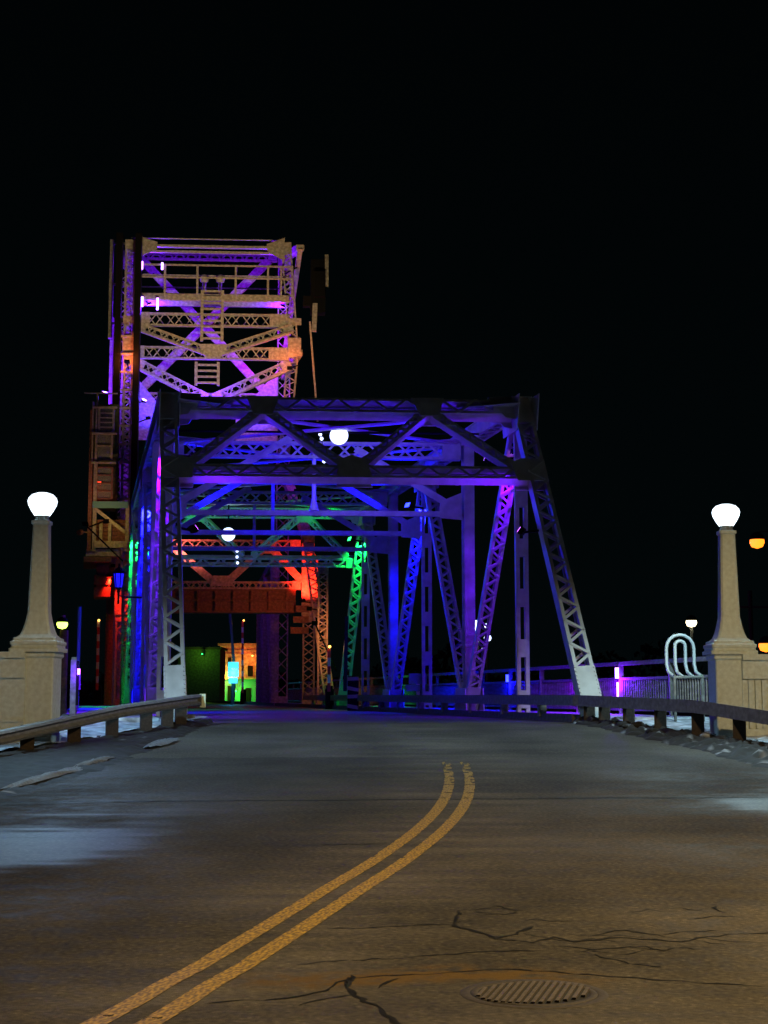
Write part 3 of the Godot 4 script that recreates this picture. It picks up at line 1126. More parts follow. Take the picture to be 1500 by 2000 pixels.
	for k in 3:
		stick(t, "bearing_block", P(39.7, 7.9 - k * 0.12, 5.6 - k * 0.5), P(39.7, 8.5, 5.6 - k * 0.5), UP3, 0.3, 0.5, M.rust)
	# upper front: two laced struts, V bracing, platform
	laced(t, "front_strut", P(43, 0.28, 20.18), P(43, TW - 0.5, 20.18), UP3, 0.70, 0.3, 0.55, 1.0, S, true, rest, 0.75)
	laced(t, "front_strut", P(43.3, 0.28, 18.56), P(43.3, TW - 0.5, 18.56), UP3, 0.66, 0.3, 0.5, 1.0, S, true, rest, 0.75)
	for s in [-1, 1]:
		var ve := 0.35 if s < 0 else TW - 0.35
		var vm := 4.0 if s < 0 else 4.35
		laced(t, "v_brace", P(42.9, ve, 19.85), P(42.9, vm, 18.55), UP3, 0.42, 0.26, 0.5, 0.5, S, true, rest, 0.9)
		laced(t, "v_brace", P(43.6, ve, 18.15), P(44.5, vm, 16.5), UP3, 0.5, 0.26, 0.5, 0.5, S, false, rest, 0.9)
		stick(t, "brace_flange", P(42.78, ve, 19.60), P(42.78, vm, 18.30), UP3, 0.10, 0.22, S)
		stick(t, "brace_flange", P(43.45, ve, 17.85), P(44.35, vm, 16.2), UP3, 0.12, 0.22, S)
	plate(t, "gusset_plate", [P(42.7, 3.4, 18.9), P(42.7, 4.9, 18.9), P(42.7, 4.5, 18.2), P(42.7, 3.8, 18.2)], AX, S)
	plate(t, "gusset_plate", [P(42.78, 0.3, 19.8), P(42.78, 1.0, 19.8), P(42.78, 1.0, 20.5), P(42.78, 0.3, 20.5)], AX, S)
	st2 = begin()
	abox(st2, 42.7, 43.8, 0.3, TW - 0.6, 21.42, 21.47)
	part("platform_floor", st2, S, t)
	for u in [42.7, 43.75]:
		stick(t, "platform_beam", P(u, 0.3, 21.25), P(u, TW - 0.6, 21.25), UP3, 0.34, 0.16, S)
	for y in [22.25, 22.88]:
		stick(t, "handrail", P(42.6, 0.4, y), P(42.6, TW - 0.45, y), UP3, 0.08, 0.06, S)
	for y in [22.05, 22.68]:
		stick(t, "handrail", P(43.75, 0.4, y), P(43.75, TW - 0.45, y), UP3, 0.06, 0.06, S)
	for v in [0.45, 1.7, 3.3, 5.2, 6.8, 7.45, 8.0]:
		stick(t, "rail_post", P(42.6, v, 21.3), P(42.6, v, 22.92), CN, 0.10, 0.08, S)
	for v in [3.7, 4.5]:
		var st := begin()
		tube(st, [P(43.4, v, 21.45), P(43.4, v, 22.3)], 0.10, 8)
		lathe(st, [Vector2(0.0, 0.0), Vector2(0.2, 0.06), Vector2(0.24, 0.22), Vector2(0.16, 0.4), Vector2(0.0, 0.46)], P(43.4, v, 22.2), 12)
		part("vent_cowl", st, S, t)
	# ladders
	for l in [[42.55, 19.0, 21.6, 3.55, 4.55], [43.2, 16.9, 18.1, 3.35, 4.45]]:
		for v in [l[3], l[4]]:
			stick(t, "ladder_rail", P(l[0], v, l[1]), P(l[0], v, l[2]), CN, 0.14, 0.08, S)
		var y: float = l[1] + 0.15
		while y < l[2]:
			bar(t, P(l[0], l[3], y), P(l[0], l[4], y), UP3, 0.10, 0.06, S, "ladder_rung")
			y += 0.30
	# rear frame and top bars
	stick(t, "top_bar", P(43, 0.0, 23.95), P(43, TW - 0.85, 23.95), UP3, 0.10, 0.3, S)
	stick(t, "top_bar", P(43, 0.0, 24.35), P(43, TW - 0.85, 24.35), UP3, 0.05, 0.06, S)
	stick(t, "top_bar", P(43.1, 0.0, 23.7), P(43.1, TW - 0.85, 23.7), UP3, 0.12, 0.12, S)
	laced(t, "rear_strut", P(49, 0.4, 25.2), P(49, TW - 0.4, 25.2), UP3, 0.4, 0.3, 0.5, 0.5, S, false, rest, 1.0)
	laced(t, "rear_strut", P(49, 0.4, 17.4), P(49, TW - 0.4, 17.4), UP3, 0.6, 0.3, 0.5, 0.5, S, false, rest, 1.0)
	for d in [[0.6, 25.1, 7.6, 17.6], [7.6, 25.1, 0.6, 17.6]]:
		stick(t, "rear_brace", P(48.8 if d[0] < 1 else 49.1, d[0], d[1]), P(48.8 if d[0] < 1 else 49.1, d[2], d[3]), CN, 0.45, 0.2, S)
	for s in [[0.25, 1.3], [TW - 0.8, TW - 1.7]]:
		plate(t, "gusset_plate", [P(42.8, s[0], 24.45), P(42.8, s[0], 23.2), P(42.8, s[1], 23.75), P(42.8, s[1], 24.1)], AX, S)
	plate(t, "wall_plate", [P(48.4, 0.4, 15.0), P(48.4, 0.4, 18.6), P(48.4, 2.4, 16.2), P(48.4, 2.4, 15.0)], AX, S)
	plate(t, "wall_plate", [P(48.4, TW - 0.4, 15.0), P(48.4, TW - 0.4, 18.9), P(48.4, TW - 2.6, 16.2), P(48.4, TW - 2.6, 15.0)], AX, S)
	# first panel between the fixed span and the tower, and the leaf beyond
	for side in 2:
		var v := 0.0 if side == 0 else TW
		laced(t, "diagonal", P(33, v, DK), P(39.6, v, 8.6), CN, 0.5, 0.3, 0.5, 0.5, S, side == 1, rest, 0.7)
		laced(t, "hanger", P(35.2, v, DK), P(35.2, v, 7.2), CN, 0.5, 0.3, 0.3, 0.3, S, side == 1, rest, 0.7)
		for k in 3:
			var u := 52.0 + k * 3.2
			var h := 9.0 - k * 0.5
			stick(t, "leaf_post", P(u, v, DK), P(u, v, h), CN, 0.5, 0.3, S)
			if k < 2:
				stick(t, "leaf_chord", P(u, v, h), P(u + 3.2, v, h - 0.5), CN, 0.4, 0.4, S)
				stick(t, "leaf_diagonal", P(u, v, DK), P(u + 3.2, v, h - 0.5), CN, 0.35, 0.25, S)
	part("lacing_bars", rest, S, t, "stuff")


func operator_house() -> void:
	var t := thing("operator_house", "narrow bridge keeper house hung outside the left side of the tower", "bridge house", P(38, -1.0, 7.6))
	var S: Material = M.steel_worn
	var st := begin()
	abox(st, 38.0, 42.0, -1.95, -0.7, 7.62, 7.85)
	part("floor_slab", st, M.rust, t)
	st = begin()
	abox(st, 38.05, 42.0, -1.85, -0.35, 7.88, 8.2)
	part("floor_beam", st, S, t)
	stick(t, "sill", P(37.95, -1.5, 8.4), P(37.95, 0.0, 8.4), UP3, 0.30, 0.2, S)
	for v in [-1.72, -1.5, -0.02]:
		stick(t, "corner_post", P(38, v, 8.1), P(38, v, 10.2 if v > -1 else 12.2), CN, 0.16, 0.16, M.brick if v < -1.6 else S)
	for u in [40.0, 42.0]:
		stick(t, "corner_post", P(u, -1.72, 8.1), P(u, -1.72, 15.0), CN, 0.16, 0.16, M.brick)
	stick(t, "brace", P(37.9, -1.45, 10.0), P(37.9, -0.1, 8.95), UP3, 0.15, 0.1, S)
	stick(t, "lintel", P(37.95, -1.6, 10.22), P(37.95, 0.0, 10.22), UP3, 0.3, 0.16, M.teal_paint)
	for k in 6:
		bar(t, P(38.5, -1.45, 8.62 + k * 0.18), P(38.5, -0.1, 8.62 + k * 0.18), UP3, 0.16, 0.03, M.brick, "wall_board")
	for v in [-1.2, -0.8]:
		stick(t, "stove_pipe", P(38.2, v, 8.5), P(38.2, v, 9.4), CN, 0.14, 0.14, S)
	# window frames one above the other
	for wdw in [[10.5, 11.95, -1.45, -0.75, 4, M.brick], [12.3, 13.6, -1.5, -0.8, 2, S], [13.6, 14.7, -1.4, -0.75, 5, S]]:
		st = begin()
		for v in [wdw[2], wdw[3]]:
			beam(st, P(38, v, wdw[0]), P(38, v, wdw[1]), CN, 0.09, 0.09)
		for k in int(wdw[4]) + 1:
			var y: float = lerpf(wdw[0], wdw[1], k / float(wdw[4]))
			beam(st, P(37.98, wdw[2], y), P(37.98, wdw[3], y), UP3, 0.05, 0.06)
		var wnd := part("window", st, wdw[5], t)
		st = begin()
		abox(st, 38.05, 38.07, wdw[2], wdw[3], wdw[0], wdw[1])
		part("pane", st, M.glass, wnd)
	for y in [12.15, 13.5, 14.72]:
		stick(t, "floor_edge", P(37.9, -1.7, y), P(37.9, -0.6, y), UP3, 0.07, 0.2, S)
	for v in [-1.68, -1.52]:
		stick(t, "corner_post", P(38, v, 12.0), P(38, v, 15.0), CN, 0.07, 0.1, S)
	st = begin()
	abox(st, 38.6, 42.0, -1.72, -0.5, 10.4, 15.0)
	part("rear_wall", st, M.olive_wall, t)
	stick(t, "roof_rail", P(38, -2.1, 15.4), P(38, -0.6, 15.4), UP3, 0.05, 0.05, S)
	stick(t, "rail_post", P(38.05, -1.5, 15.0), P(38.05, -1.5, 15.4), CN, 0.06, 0.06, S)
	st = begin()
	abox(st, 39.0, 41.0, -1.45, -0.7, 6.1, 6.55)
	abox(st, 39.0, 41.0, -1.45, -0.7, 6.65, 7.1)
	abox(st, 39.1, 40.9, -1.35, -0.8, 6.5, 7.65)
	part("cable_box", st, M.brick, t)
	st = begin()
	tube(st, [P(38, -1.75, 8.95), P(37.8, -2.1, 8.95)], 0.04, 6)
	tube(st, [P(37.8, -2.08, 8.95), P(37.6, -2.2, 8.9)], 0.13, 8)
	part("horn", st, M.brick, t)
	stick(t, "bracket", P(40, -1.0, 7.7), P(40, -0.15, 5.6), CN, 0.2, 0.2, M.rust)
	stick(t, "support_post", P(41.5, -0.65, DK + 0.1), P(41.5, -0.65, 7.65), CN, 0.35, 0.35, M.rust)


# ---------------------------------------------------------------- guardrails and railings
func w_rail(st: SurfaceTool, pts: Array, face: float) -> void:
	# sweeps a W shaped guardrail section along pts (top edge points); face +1/-1 turns the waves to one side
	var sec := [[0.0, 0.0], [0.06, -0.015], [0.085, -0.05], [0.01, -0.09], [0.01, -0.13], [0.085, -0.17], [0.06, -0.205], [0.0, -0.22], [-0.02, -0.22], [-0.02, 0.0]]
	var prev := []
	for i in pts.size():
		var d: Vector3 = (pts[mini(i + 1, pts.size() - 1)] - pts[maxi(i - 1, 0)]).normalized()
		var s := Vector3(-d.z, 0, d.x).normalized() * face
		var row := []
		for q in sec:
			row.append(pts[i] + s * q[0] + Vector3(0, q[1], 0))
		if i > 0:
			for k in sec.size():
				var k2 := (k + 1) % sec.size()
				if face > 0:
					quad(st, prev[k], row[k], row[k2], prev[k2])
				else:
					quad(st, prev[k], prev[k2], row[k2], row[k])
		prev = row
	for e in [[pts[0], 0], [pts[-1], 1]]:
		var i: int = 0 if e[1] == 0 else pts.size() - 1
		var d: Vector3 = (pts[mini(i + 1, pts.size() - 1)] - pts[maxi(i - 1, 0)]).normalized()
		var s := Vector3(-d.z, 0, d.x).normalized() * face
		beam(st, pts[i] + s * 0.03, pts[i] + s * 0.03 - UP3 * 0.22, s, 0.1, 0.012)


func guardrails() -> void:
	# left: from the bridge end towards the camera
	var top_l := func(z: float) -> float: return interp(z, [[12, 0.62], [17.5, 0.84], [22, 1.09], [25.9, 1.44], [29, 1.62]])
	var top_r := func(z: float) -> float: return interp(z, [[13, 0.75], [19.5, 1.05], [23.5, 1.35], [25.8, 1.52], [28.2, 1.57], [30.49, 1.61]])
	var t := thing("guardrail", "short grey steel guardrail on wooden posts left of the road", "guardrail", Vector3(-3.67, 1.0, -29), "guardrails beside the road")
	var pts := []
	var z := 29.2
	while z > 11.0:
		pts.append(Vector3(rail_l(z), top_l.call(z), -z))
		z -= 0.4
	var st := begin()
	w_rail(st, pts, -1.0)
	var rl := part("rail", st, M.galvanised, t)
	var zs := [28.75, 28.15, 27.25, 25.92, 24.59, 23.12, 21.6, 19.9, 18.2, 16.4, 14.5, 12.6]
	for k in zs:
		var x := rail_l(k) - 0.16
		st = begin()
		wbox(st, Vector3(x, (top_l.call(k) - 0.04 + hr(k) - 0.3) * 0.5, -k), Vector3(0.21, top_l.call(k) - 0.04 - hr(k) + 0.3, 0.21), 0.25)
		part("post", st, M.wood, t)
	st = begin()
	wbox(st, Vector3(rail_l(29.25) + 0.08, 1.5, -29.26), Vector3(0.12, 0.26, 0.02), -0.2)
	part("reflector", st, M.reflector, rl)
	# right: along the bridge and flaring towards the camera
	t = thing("guardrail", "long grey steel guardrail on wooden posts right of the road, running onto the bridge", "guardrail", P(0, 8.05, DK), "guardrails beside the road")
	pts = []
	for k in 20:
		pts.append(P(38.0 - k * 2.0, 8.02, DK + 0.56))
	z = 30.3
	while z > 12.8:
		pts.append(Vector3(rail_r(z), top_r.call(z), -z))
		z -= 0.4
	st = begin()
	w_rail(st, pts, -1.0)
	part("rail", st, M.galvanised, t)
	for k in [30.2, 29.55, 28.55, 27.35, 26.05, 24.75, 23.4, 22.0, 20.4, 18.8, 17.0, 15.0, 13.2]:
		var x := rail_r(k) + 0.16
		st = begin()
		wbox(st, Vector3(x, (top_r.call(k) - 0.04 + hr(k) - 0.3) * 0.5, -k), Vector3(0.21, top_r.call(k) - 0.04 - hr(k) + 0.3, 0.21), -0.25)
		part("post", st, M.wood, t)
	for k in 12:
		st = begin()
		abox(st, 2.4 + k * 3.0, 2.55 + k * 3.0, 8.04, 8.2, DK + 0.1, DK + 0.5)
		part("post", st, M.galvanised, t)
	# clods of frozen slush at the foot of the right hand rail and along the left kerb
	var shapes := []
	for s in 4:
		var sp := begin()
		sp.set_smooth_group(0)
		var n := FastNoiseLite.new()
		n.seed = 80 + s
		n.frequency = 1.6
		var rad := func(a: float, b: float) -> Vector3:
			var d := Vector3(cos(a) * cos(b), sin(b), sin(a) * cos(b))
			return d * (1.0 + 0.55 * n.get_noise_3dv(d * 1.4 + Vector3(s, 0, 0))) * Vector3(1, 0.55, 1)
		for i in 9:
			for j in 6:
				var a0 := TAU * i / 9
				var a1 := TAU * (i + 1) / 9
				var b0 := -PI / 2 + PI * j / 6
				var b1 := -PI / 2 + PI * (j + 1) / 6
				quad(sp, rad.call(a0, b0), rad.call(a0, b1), rad.call(a1, b1), rad.call(a1, b0))
		sp.generate_normals()
		shapes.append(sp.commit())
	for i in 9:
		var left := i >= 20
		var zz := rng.randf_range(19.5, 29.5) if not left else rng.randf_range(17.5, 26.0)
		var x := lerpf(edge_r(zz) + 0.1, rail_r(zz) + 0.2, rng.randf()) if not left else lerpf(edge_l(zz) - 0.05, rail_l(zz) + 0.3, rng.randf() * 0.6)
		var r := rng.randf_range(0.05, 0.16)
		var o := MeshInstance3D.new()
		o.mesh = shapes[i % 4]
		var snowy := rng.randf() < 0.25 or left
		o.material_override = M.snow if snowy else M.dirt
		o.name = numbered("slush_clod")
		add_child(o)
		o.transform = Transform3D(Basis(UP3, rng.randf() * TAU).scaled(Vector3.ONE * r), Vector3(x, hr(zz) + 0.10, -zz))
		if left:
			tag(o, "small lump of frozen snow by the left kerb", "snow clod", "snow clods by the left kerb")
		elif snowy:
			tag(o, "pale lump of frozen snow under the right guardrail", "snow clod", "pale clods under the right guardrail")
		else:
			tag(o, "dark muddy lump of slush under the right guardrail", "snow clod", "dark clods under the right guardrail")
	# three patches of old snow along the left kerb
	var k2 := 0
	for s in [[-4.35, 19.3, 0.10, 1.3, "narrow streak of old snow along the left kerb nearest the camera"], [-4.12, 21.3, 0.06, 0.8, "thin tapering streak of old snow midway along the left kerb"], [-3.66, 24.7, 0.12, 0.9, "pale patch of old snow on the left kerb by the guardrail end"]]:
		var sp := begin()
		sp.set_smooth_group(0)
		var n := FastNoiseLite.new()
		n.seed = 90 + k2
		n.frequency = 1.5
		var rings := []
		for ri in 5:
			var row := []
			for a in 28:
				var an := TAU * a / 28
				var rr := ri / 4.0 * (1.0 + 0.45 * n.get_noise_2d(cos(an) * 2.0, sin(an) * 2.0))
				var lx: float = cos(an) * rr * s[2]
				var lz: float = sin(an) * rr * s[3]
				var zz: float = s[1] + lz
				row.append(Vector3(s[0] + lx + (zz - s[1]) * 0.16, hr(zz) + 0.05 * (1.0 - pow(ri / 4.0, 3.0)) + 0.035 + 0.03 * n.get_noise_2d(lx * 6, lz * 4), -zz))
			rings.append(row)
		for ri in 4:
			for a in 28:
				var b := (a + 1) % 28
				quad(sp, rings[ri][a], rings[ri][b], rings[ri + 1][b], rings[ri + 1][a])
		var o := part("snow_patch", sp, M.old_snow, self)
		tag(o, s[4], "snow patch")
		k2 += 1


func railing(v: float, u0: float, u1: float, label: String, near_end: float) -> void:
	var t := thing("walkway_railing", label, "railing", P(u0, v, 1.1), "walkway railings")
	for y in [2.33, 1.98, 1.28]:
		stick(t, "rail", P(u0, v, y), P(u1, v, y), UP3, 0.09 if y > 2.2 else 0.06, 0.10 if y > 2.2 else 0.05, M.galvanised)
	var u := u0
	while u <= u1:
		stick(t, "post", P(u, v, 1.1), P(u, v, 2.32), CN, 0.11, 0.11, M.galvanised)
		u += 3.05
	var rest := begin()
	u = u0 + 0.16
	while u < u1:
		if u < near_end:
			bar(t, P(u, v, 1.28), P(u, v, 1.97), CN, 0.03, 0.03, M.galvanised, "picket")
		else:
			beam(rest, P(u, v, 1.28), P(u, v, 1.97), CN, 0.03, 0.03)
		u += 0.135
	part("pickets", rest, M.galvanised, t, "stuff")


func railings() -> void:
	railing(10.5, -1.9, 62.0, "steel picket railing outside the right truss lit violet", 18.0)
	railing(-2.05, 0.6, 36.0, "steel picket railing outside the left truss seen end on", 8.0)


# ---------------------------------------------------------------- lights on the bridge
func bridge_lights() -> void:
	var pu := Color(0.38, 0.02, 1.0)
	var vi := Color(0.38, 0.08, 1.0)
	var bl := Color(0.03, 0.03, 1.0)
	var gr := Color(0.06, 1.0, 0.32)
	var rd := Color(1.0, 0.14, 0.07)
	for side in 2:
		var v := 0.0 if side == 0 else TW
		var nm := "left" if side == 0 else "right"
		var inn := 1.0 if side == 0 else -1.0
		for f in [[1, "led_purple", pu, 80.0, "purple", "first"], [3, "led_blue", bl, 260.0, "blue", "middle"], [5, "led_green", gr, 48.0, "green", "far"]]:
			var u: float = f[0] * PL
			floodlight(P(u + 0.34, v, 7.45), P(u + 3.0, v, 3.4), P(u + 0.08, v, 7.5), f[1], f[2], f[3] * (1.0 if side == 1 else 2.0), 44.0, "%s flood lamp on the %s hanger of the %s truss" % [f[4], f[5], nm])
		for f in [[1, "led_violet", Color(0.22, 0.01, 1.0), 20.0, 1.0, 2.6, "purple", "first"], [3, "led_blue", bl, 110.0, -1.0, -2.5, "blue", "middle"], [5, "led_green", gr, 5.0, -1.0, -2.0, "green", "far"]]:
			var u: float = f[0] * PL
			floodlight(P(u + f[4] * 0.5, v + inn * 0.7, 7.35), P(u + f[5], 4.2, 8.9), P(u + f[4] * 0.1, v + inn * 0.12, 7.3), f[1], f[2], f[3], 66.0, "%s flood lamp aimed up at the bracing from the %s hanger of the %s truss" % [f[6], f[7], nm])
	for side in 2:
		var v := 0.55 if side == 0 else TW - 0.55
		floodlight(P(3.25, v, 5.35), P(4.9, 4.2, 8.4), P(2.95, 0.2 if side == 0 else TW - 0.2, 5.3), "led_purple", pu, 6.0, 62.0, "violet flood lamp inside the %s end post of the near portal" % ("left" if side == 0 else "right"))
	# red lamps on the tower portal
	floodlight(P(38.9, 8.1, 6.0), P(39.8, 8.65, 7.6), P(38.9, 8.9, 5.8), "led_red", rd, 70.0, 60.0, "red flood lamp in front of the right portal plate")
	floodlight(P(38.9, -0.75, 7.0), P(39.8, -0.2, 4.0), P(39.6, -0.4, 7.1), "led_red", rd, 40.0, 45.0, "red flood lamp on the left tower post")
	floodlight(P(39.0, 2.2, 7.9), P(39.8, 3.2, 8.7), P(39.7, 2.0, 8.4), "led_red", Color(1, 0.42, 0.38), 14.0, 70.0, "small red flood lamp below the left part of the portal strut")
	floodlight(P(40.6, -0.75, 13.0), P(42.0, -0.6, 13.4), P(42.0, -0.7, 12.6), "led_yellow", Color(1, 0.85, 0.3), 3.5, 60.0, "yellow flood lamp beside the keeper house windows")
	floodlight(P(36.6, -1.0, 9.3), P(38.0, -0.9, 8.9), P(37.85, -1.72, 9.2), "led_yellow", Color(1, 0.8, 0.35), 0.9, 70.0, "yellow lamp in the lower window of the keeper house")
	floodlight(P(34.6, -1.9, 9.0), P(38.0, -1.1, 12.5), P(35.2, -0.25, 7.4), "led_amber", Color(1.0, 0.72, 0.5), 7.0, 50.0, "small amber flood lamp aimed up at the keeper house")
	floodlight(P(38.4, -1.35, 11.3), P(38.0, -1.4, 10.6), P(38.6, -1.4, 11.4), "led_red", rd, 0.5, 80.0, "red lamp behind the keeper house window")
	floodlight(P(35.7, TW - 0.55, 5.4), P(40.2, 4.0, 6.1), P(35.25, TW - 0.15, 5.3), "led_red", Color(1.0, 0.42, 0.28), 9.0, 62.0, "dull red flood lamp on the lattice hanger aimed at the low girder")
	floodlight(P(32.9, TW - 0.7, 4.6), P(37.0, TW, 3.2), P(31.0, TW - 0.1, 2.6), "led_amber", Color(1.0, 0.55, 0.30), 8.0, 70.0, "amber flood lamp at the end of the right truss aimed at the brown lattice")
	# amber lamps on the far portal that light the tower front
	floodlight(P(26.0, 2.6, 9.3), P(43, 4.2, 20.6), P(25.3, 2.6, 8.7), "led_amber", Color(1.0, 0.86, 0.58), 180.0, 24.0, "amber flood lamp on the far portal aimed at the tower, left one of the pair")
	floodlight(P(26.0, 6.0, 9.3), P(43, 4.2, 20.6), P(25.3, 6.0, 8.7), "led_amber", Color(1.0, 0.86, 0.58), 155.0, 24.0, "amber flood lamp on the far portal aimed at the tower, right one of the pair")
	floodlight(P(42.0, TW - 0.6, 17.6), P(43.6, TW, 18.4), P(43.2, TW, 18.0), "led_red", Color(1.0, 0.46, 0.24), 8.0, 0.0, "orange flood lamp at the knee of the right tower leg")
	floodlight(P(41.8, -0.1, 17.8), P(42.8, 0, 19.0), P(42.7, 0.0, 17.6), "led_red", Color(1.0, 0.46, 0.24), 4.0, 0.0, "orange flood lamp at the knee of the left tower column")
	# violet lamps in the tower
	var n := [
		[43.3, 1.0, 21.0, 43.6, 1.4, 20.0, 43.7, 0.9, 21.2, "led_violet", vi, 24.0, "violet flood lamp under the left end of the platform"],
		[43.3, 7.6, 21.0, 43.6, 7.2, 20.0, 43.7, 7.8, 21.2, "led_pink", pu, 18.0, "violet flood lamp under the right end of the platform"],
		[46.6, 6.9, 19.2, 48.0, 7.4, 19.0, 46.6, 8.3, 18.7, "led_pink", Color(0.75, 0.15, 1.0), 16.0, "pink flood lamp between the right tower columns"],
		[43.6, -1.1, 16.6, 43.3, -0.85, 17.6, 43.4, -0.2, 16.5, "led_violet", vi, 34.0, "violet flood lamp outside the left tower column"],
		[42.2, 0.8, 15.95, 41.9, 1.1, 16.6, 42.9, 0.2, 15.9, "led_violet", Color(0.3, 0.2, 1.0), 14.0, "glaring violet flood lamp just above the left end of the near portal"],
		[43.2, 4.0, 15.7, 44.5, 4.1, 17.5, 44.6, 4.0, 16.2, "led_violet", vi, 42.0, "violet flood lamp at the point of the lower V brace"],
		[47.2, 1.2, 16.0, 48.4, 1.4, 17.0, 48.5, 0.3, 15.8, "led_blue", Color(0.2, 0.14, 1.0), 22.0, "blue flood lamp inside the left rear tower column"],
		[47.2, 7.2, 16.0, 48.4, 7.0, 17.0, 48.5, 8.1, 15.8, "led_blue", Color(0.2, 0.14, 1.0), 16.0, "blue flood lamp inside the right rear tower column"],
		[44.6, 1.2, 22.9, 46.0, 2.5, 24.4, 43.1, 0.1, 23.0, "led_violet", vi, 20.0, "violet flood lamp above the left end of the platform"],
		[44.6, 7.4, 22.9, 46.0, 6.0, 24.4, 43.1, 8.3, 23.0, "led_violet", pu, 20.0, "violet flood lamp above the right end of the platform"],
	]
	for q in n:
		floodlight(P(q[0], q[1], q[2]), P(q[3], q[4], q[5]), P(q[6], q[7], q[8]), q[9], q[10], q[11], 70.0 if q[9] == "led_blue" or q[2] < 15.8 else 0.0, q[12])
	# bright lamp tubes on the left end of the platform
	for q in [[42.5, 0.55, 22.6, 23.0, "upright tube lamp at the left end of the platform rail"], [42.5, 1.55, 22.6, 22.95, "upright tube lamp on the second platform rail post"], [42.5, 0.6, 20.7, 21.2, "hanging tube lamp below the left platform corner"], [42.5, 1.35, 20.55, 21.15, "second hanging tube lamp below the left platform corner"]]:
		var t := thing("tube_lamp", q[4], "lamp", P(q[0], q[1], q[2]), "tube lamps on the tower platform")
		var st := begin()
		tube(st, [P(q[0], q[1], q[2]), P(q[0], q[1], q[3])], 0.055, 8)
		part("tube", st, M.led_violet, t)
		st = begin()
		tube(st, [P(q[0], q[1], q[3]), P(q[0], q[1], q[3] + 0.06)], 0.07, 8)
		tube(st, [P(q[0], q[1], q[3] + 0.03), P(42.66, q[1] + 0.02, q[3] + 0.03)], 0.03, 6)
		part("cap", st, M.black_steel, t)
	# white globes over the roadway
	for q in [[8.05, 4.58, 8.32, 0.5, "large white globe lamp hanging behind the near portal"], [22.0, 3.06, 7.20, 0.9, "smaller white globe lamp hanging low in the middle of the span"]]:
		var t := thing("globe_lamp", q[4], "globe lamp", P(q[0], q[1], q[2]), "white globe lamps over the roadway")
		var st := begin()
		var pr := []
		for k in 13:
			var a := -PI / 2 + PI * k / 12.0
			pr.append(Vector2(maxf(0.0, cos(a)) * 0.24, sin(a) * 0.24))
		lathe(st, pr, P(q[0], q[1], q[2]), 20)
		part("globe", st, M.lamp_cool, t)
		st = begin()
		tube(st, [P(q[0], q[1], q[2] + 0.23), P(q[0], q[1], q[2] + 0.3)], 0.08, 8)
		tube(st, [P(q[0], q[1], q[2] + 0.3), P(q[0], q[1], 8.42)], 0.03, 6)
		tube(st, [P(q[0], 0.2, 8.40), P(q[0], TW - 0.2, 8.40)], 0.03, 6)
		part("stem", st, M.black_steel, t)
		omni(t, P(q[0], q[1], q[2]), Color(0.85, 0.88, 1.0), q[3], 0.2)
	# violet lamps on the right hand walkway railing
	for q in [[4.2, "led_violet", Color(0.42, 0.05, 1.0), 4.5, "bright violet strip lamp on the railing post right of the end post"], [7.25, "led_purple", Color(0.5, 0.06, 1.0), 2.0, "dim violet strip lamp on the railing post left of the end post"], [13.35, "led_blue", bl, 3.0, "blue strip lamp on the railing behind the right truss"]]:
		var t := thing("strip_lamp", q[4], "strip lamp", P(q[0], 10.42, 1.4), "strip lamps on the railing posts")
		var ys := [[1.99, 2.24], [1.42, 1.90]] if q[3] > 4.0 else [[1.99, 2.2]]
		for y in ys:
			stick(t, "tube", P(q[0] - 0.03, 10.41, y[0]), P(q[0] - 0.03, 10.41, y[1]), CN, 0.10 if y[0] > 1.9 else 0.04, 0.03, M[q[1]])
		stick(t, "backing", P(q[0], 10.43, 1.4), P(q[0], 10.43, 2.26), CN, 0.05, 0.03, M.black_steel)
		omni(t, P(q[0] - 0.12, 10.36, 1.85), q[2], q[3], 0.1)
	var tl := thing("strip_lamp", "violet strip lamp on the first post of the left railing", "strip lamp", P(0.5, -1.9, 1.4), "strip lamps on the railing posts")
	stick(tl, "tube", P(0.52, -1.95, 2.02), P(0.52, -1.95, 2.14), CN, 0.05, 0.03, M.led_purple)
	stick(tl, "backing", P(0.55, -1.97, 1.4), P(0.55, -1.97, 2.3), CN, 0.05, 0.03, M.black_steel)
	omni(tl, P(0.4, -1.9, 2.05), pu, 0.9, 0.06)


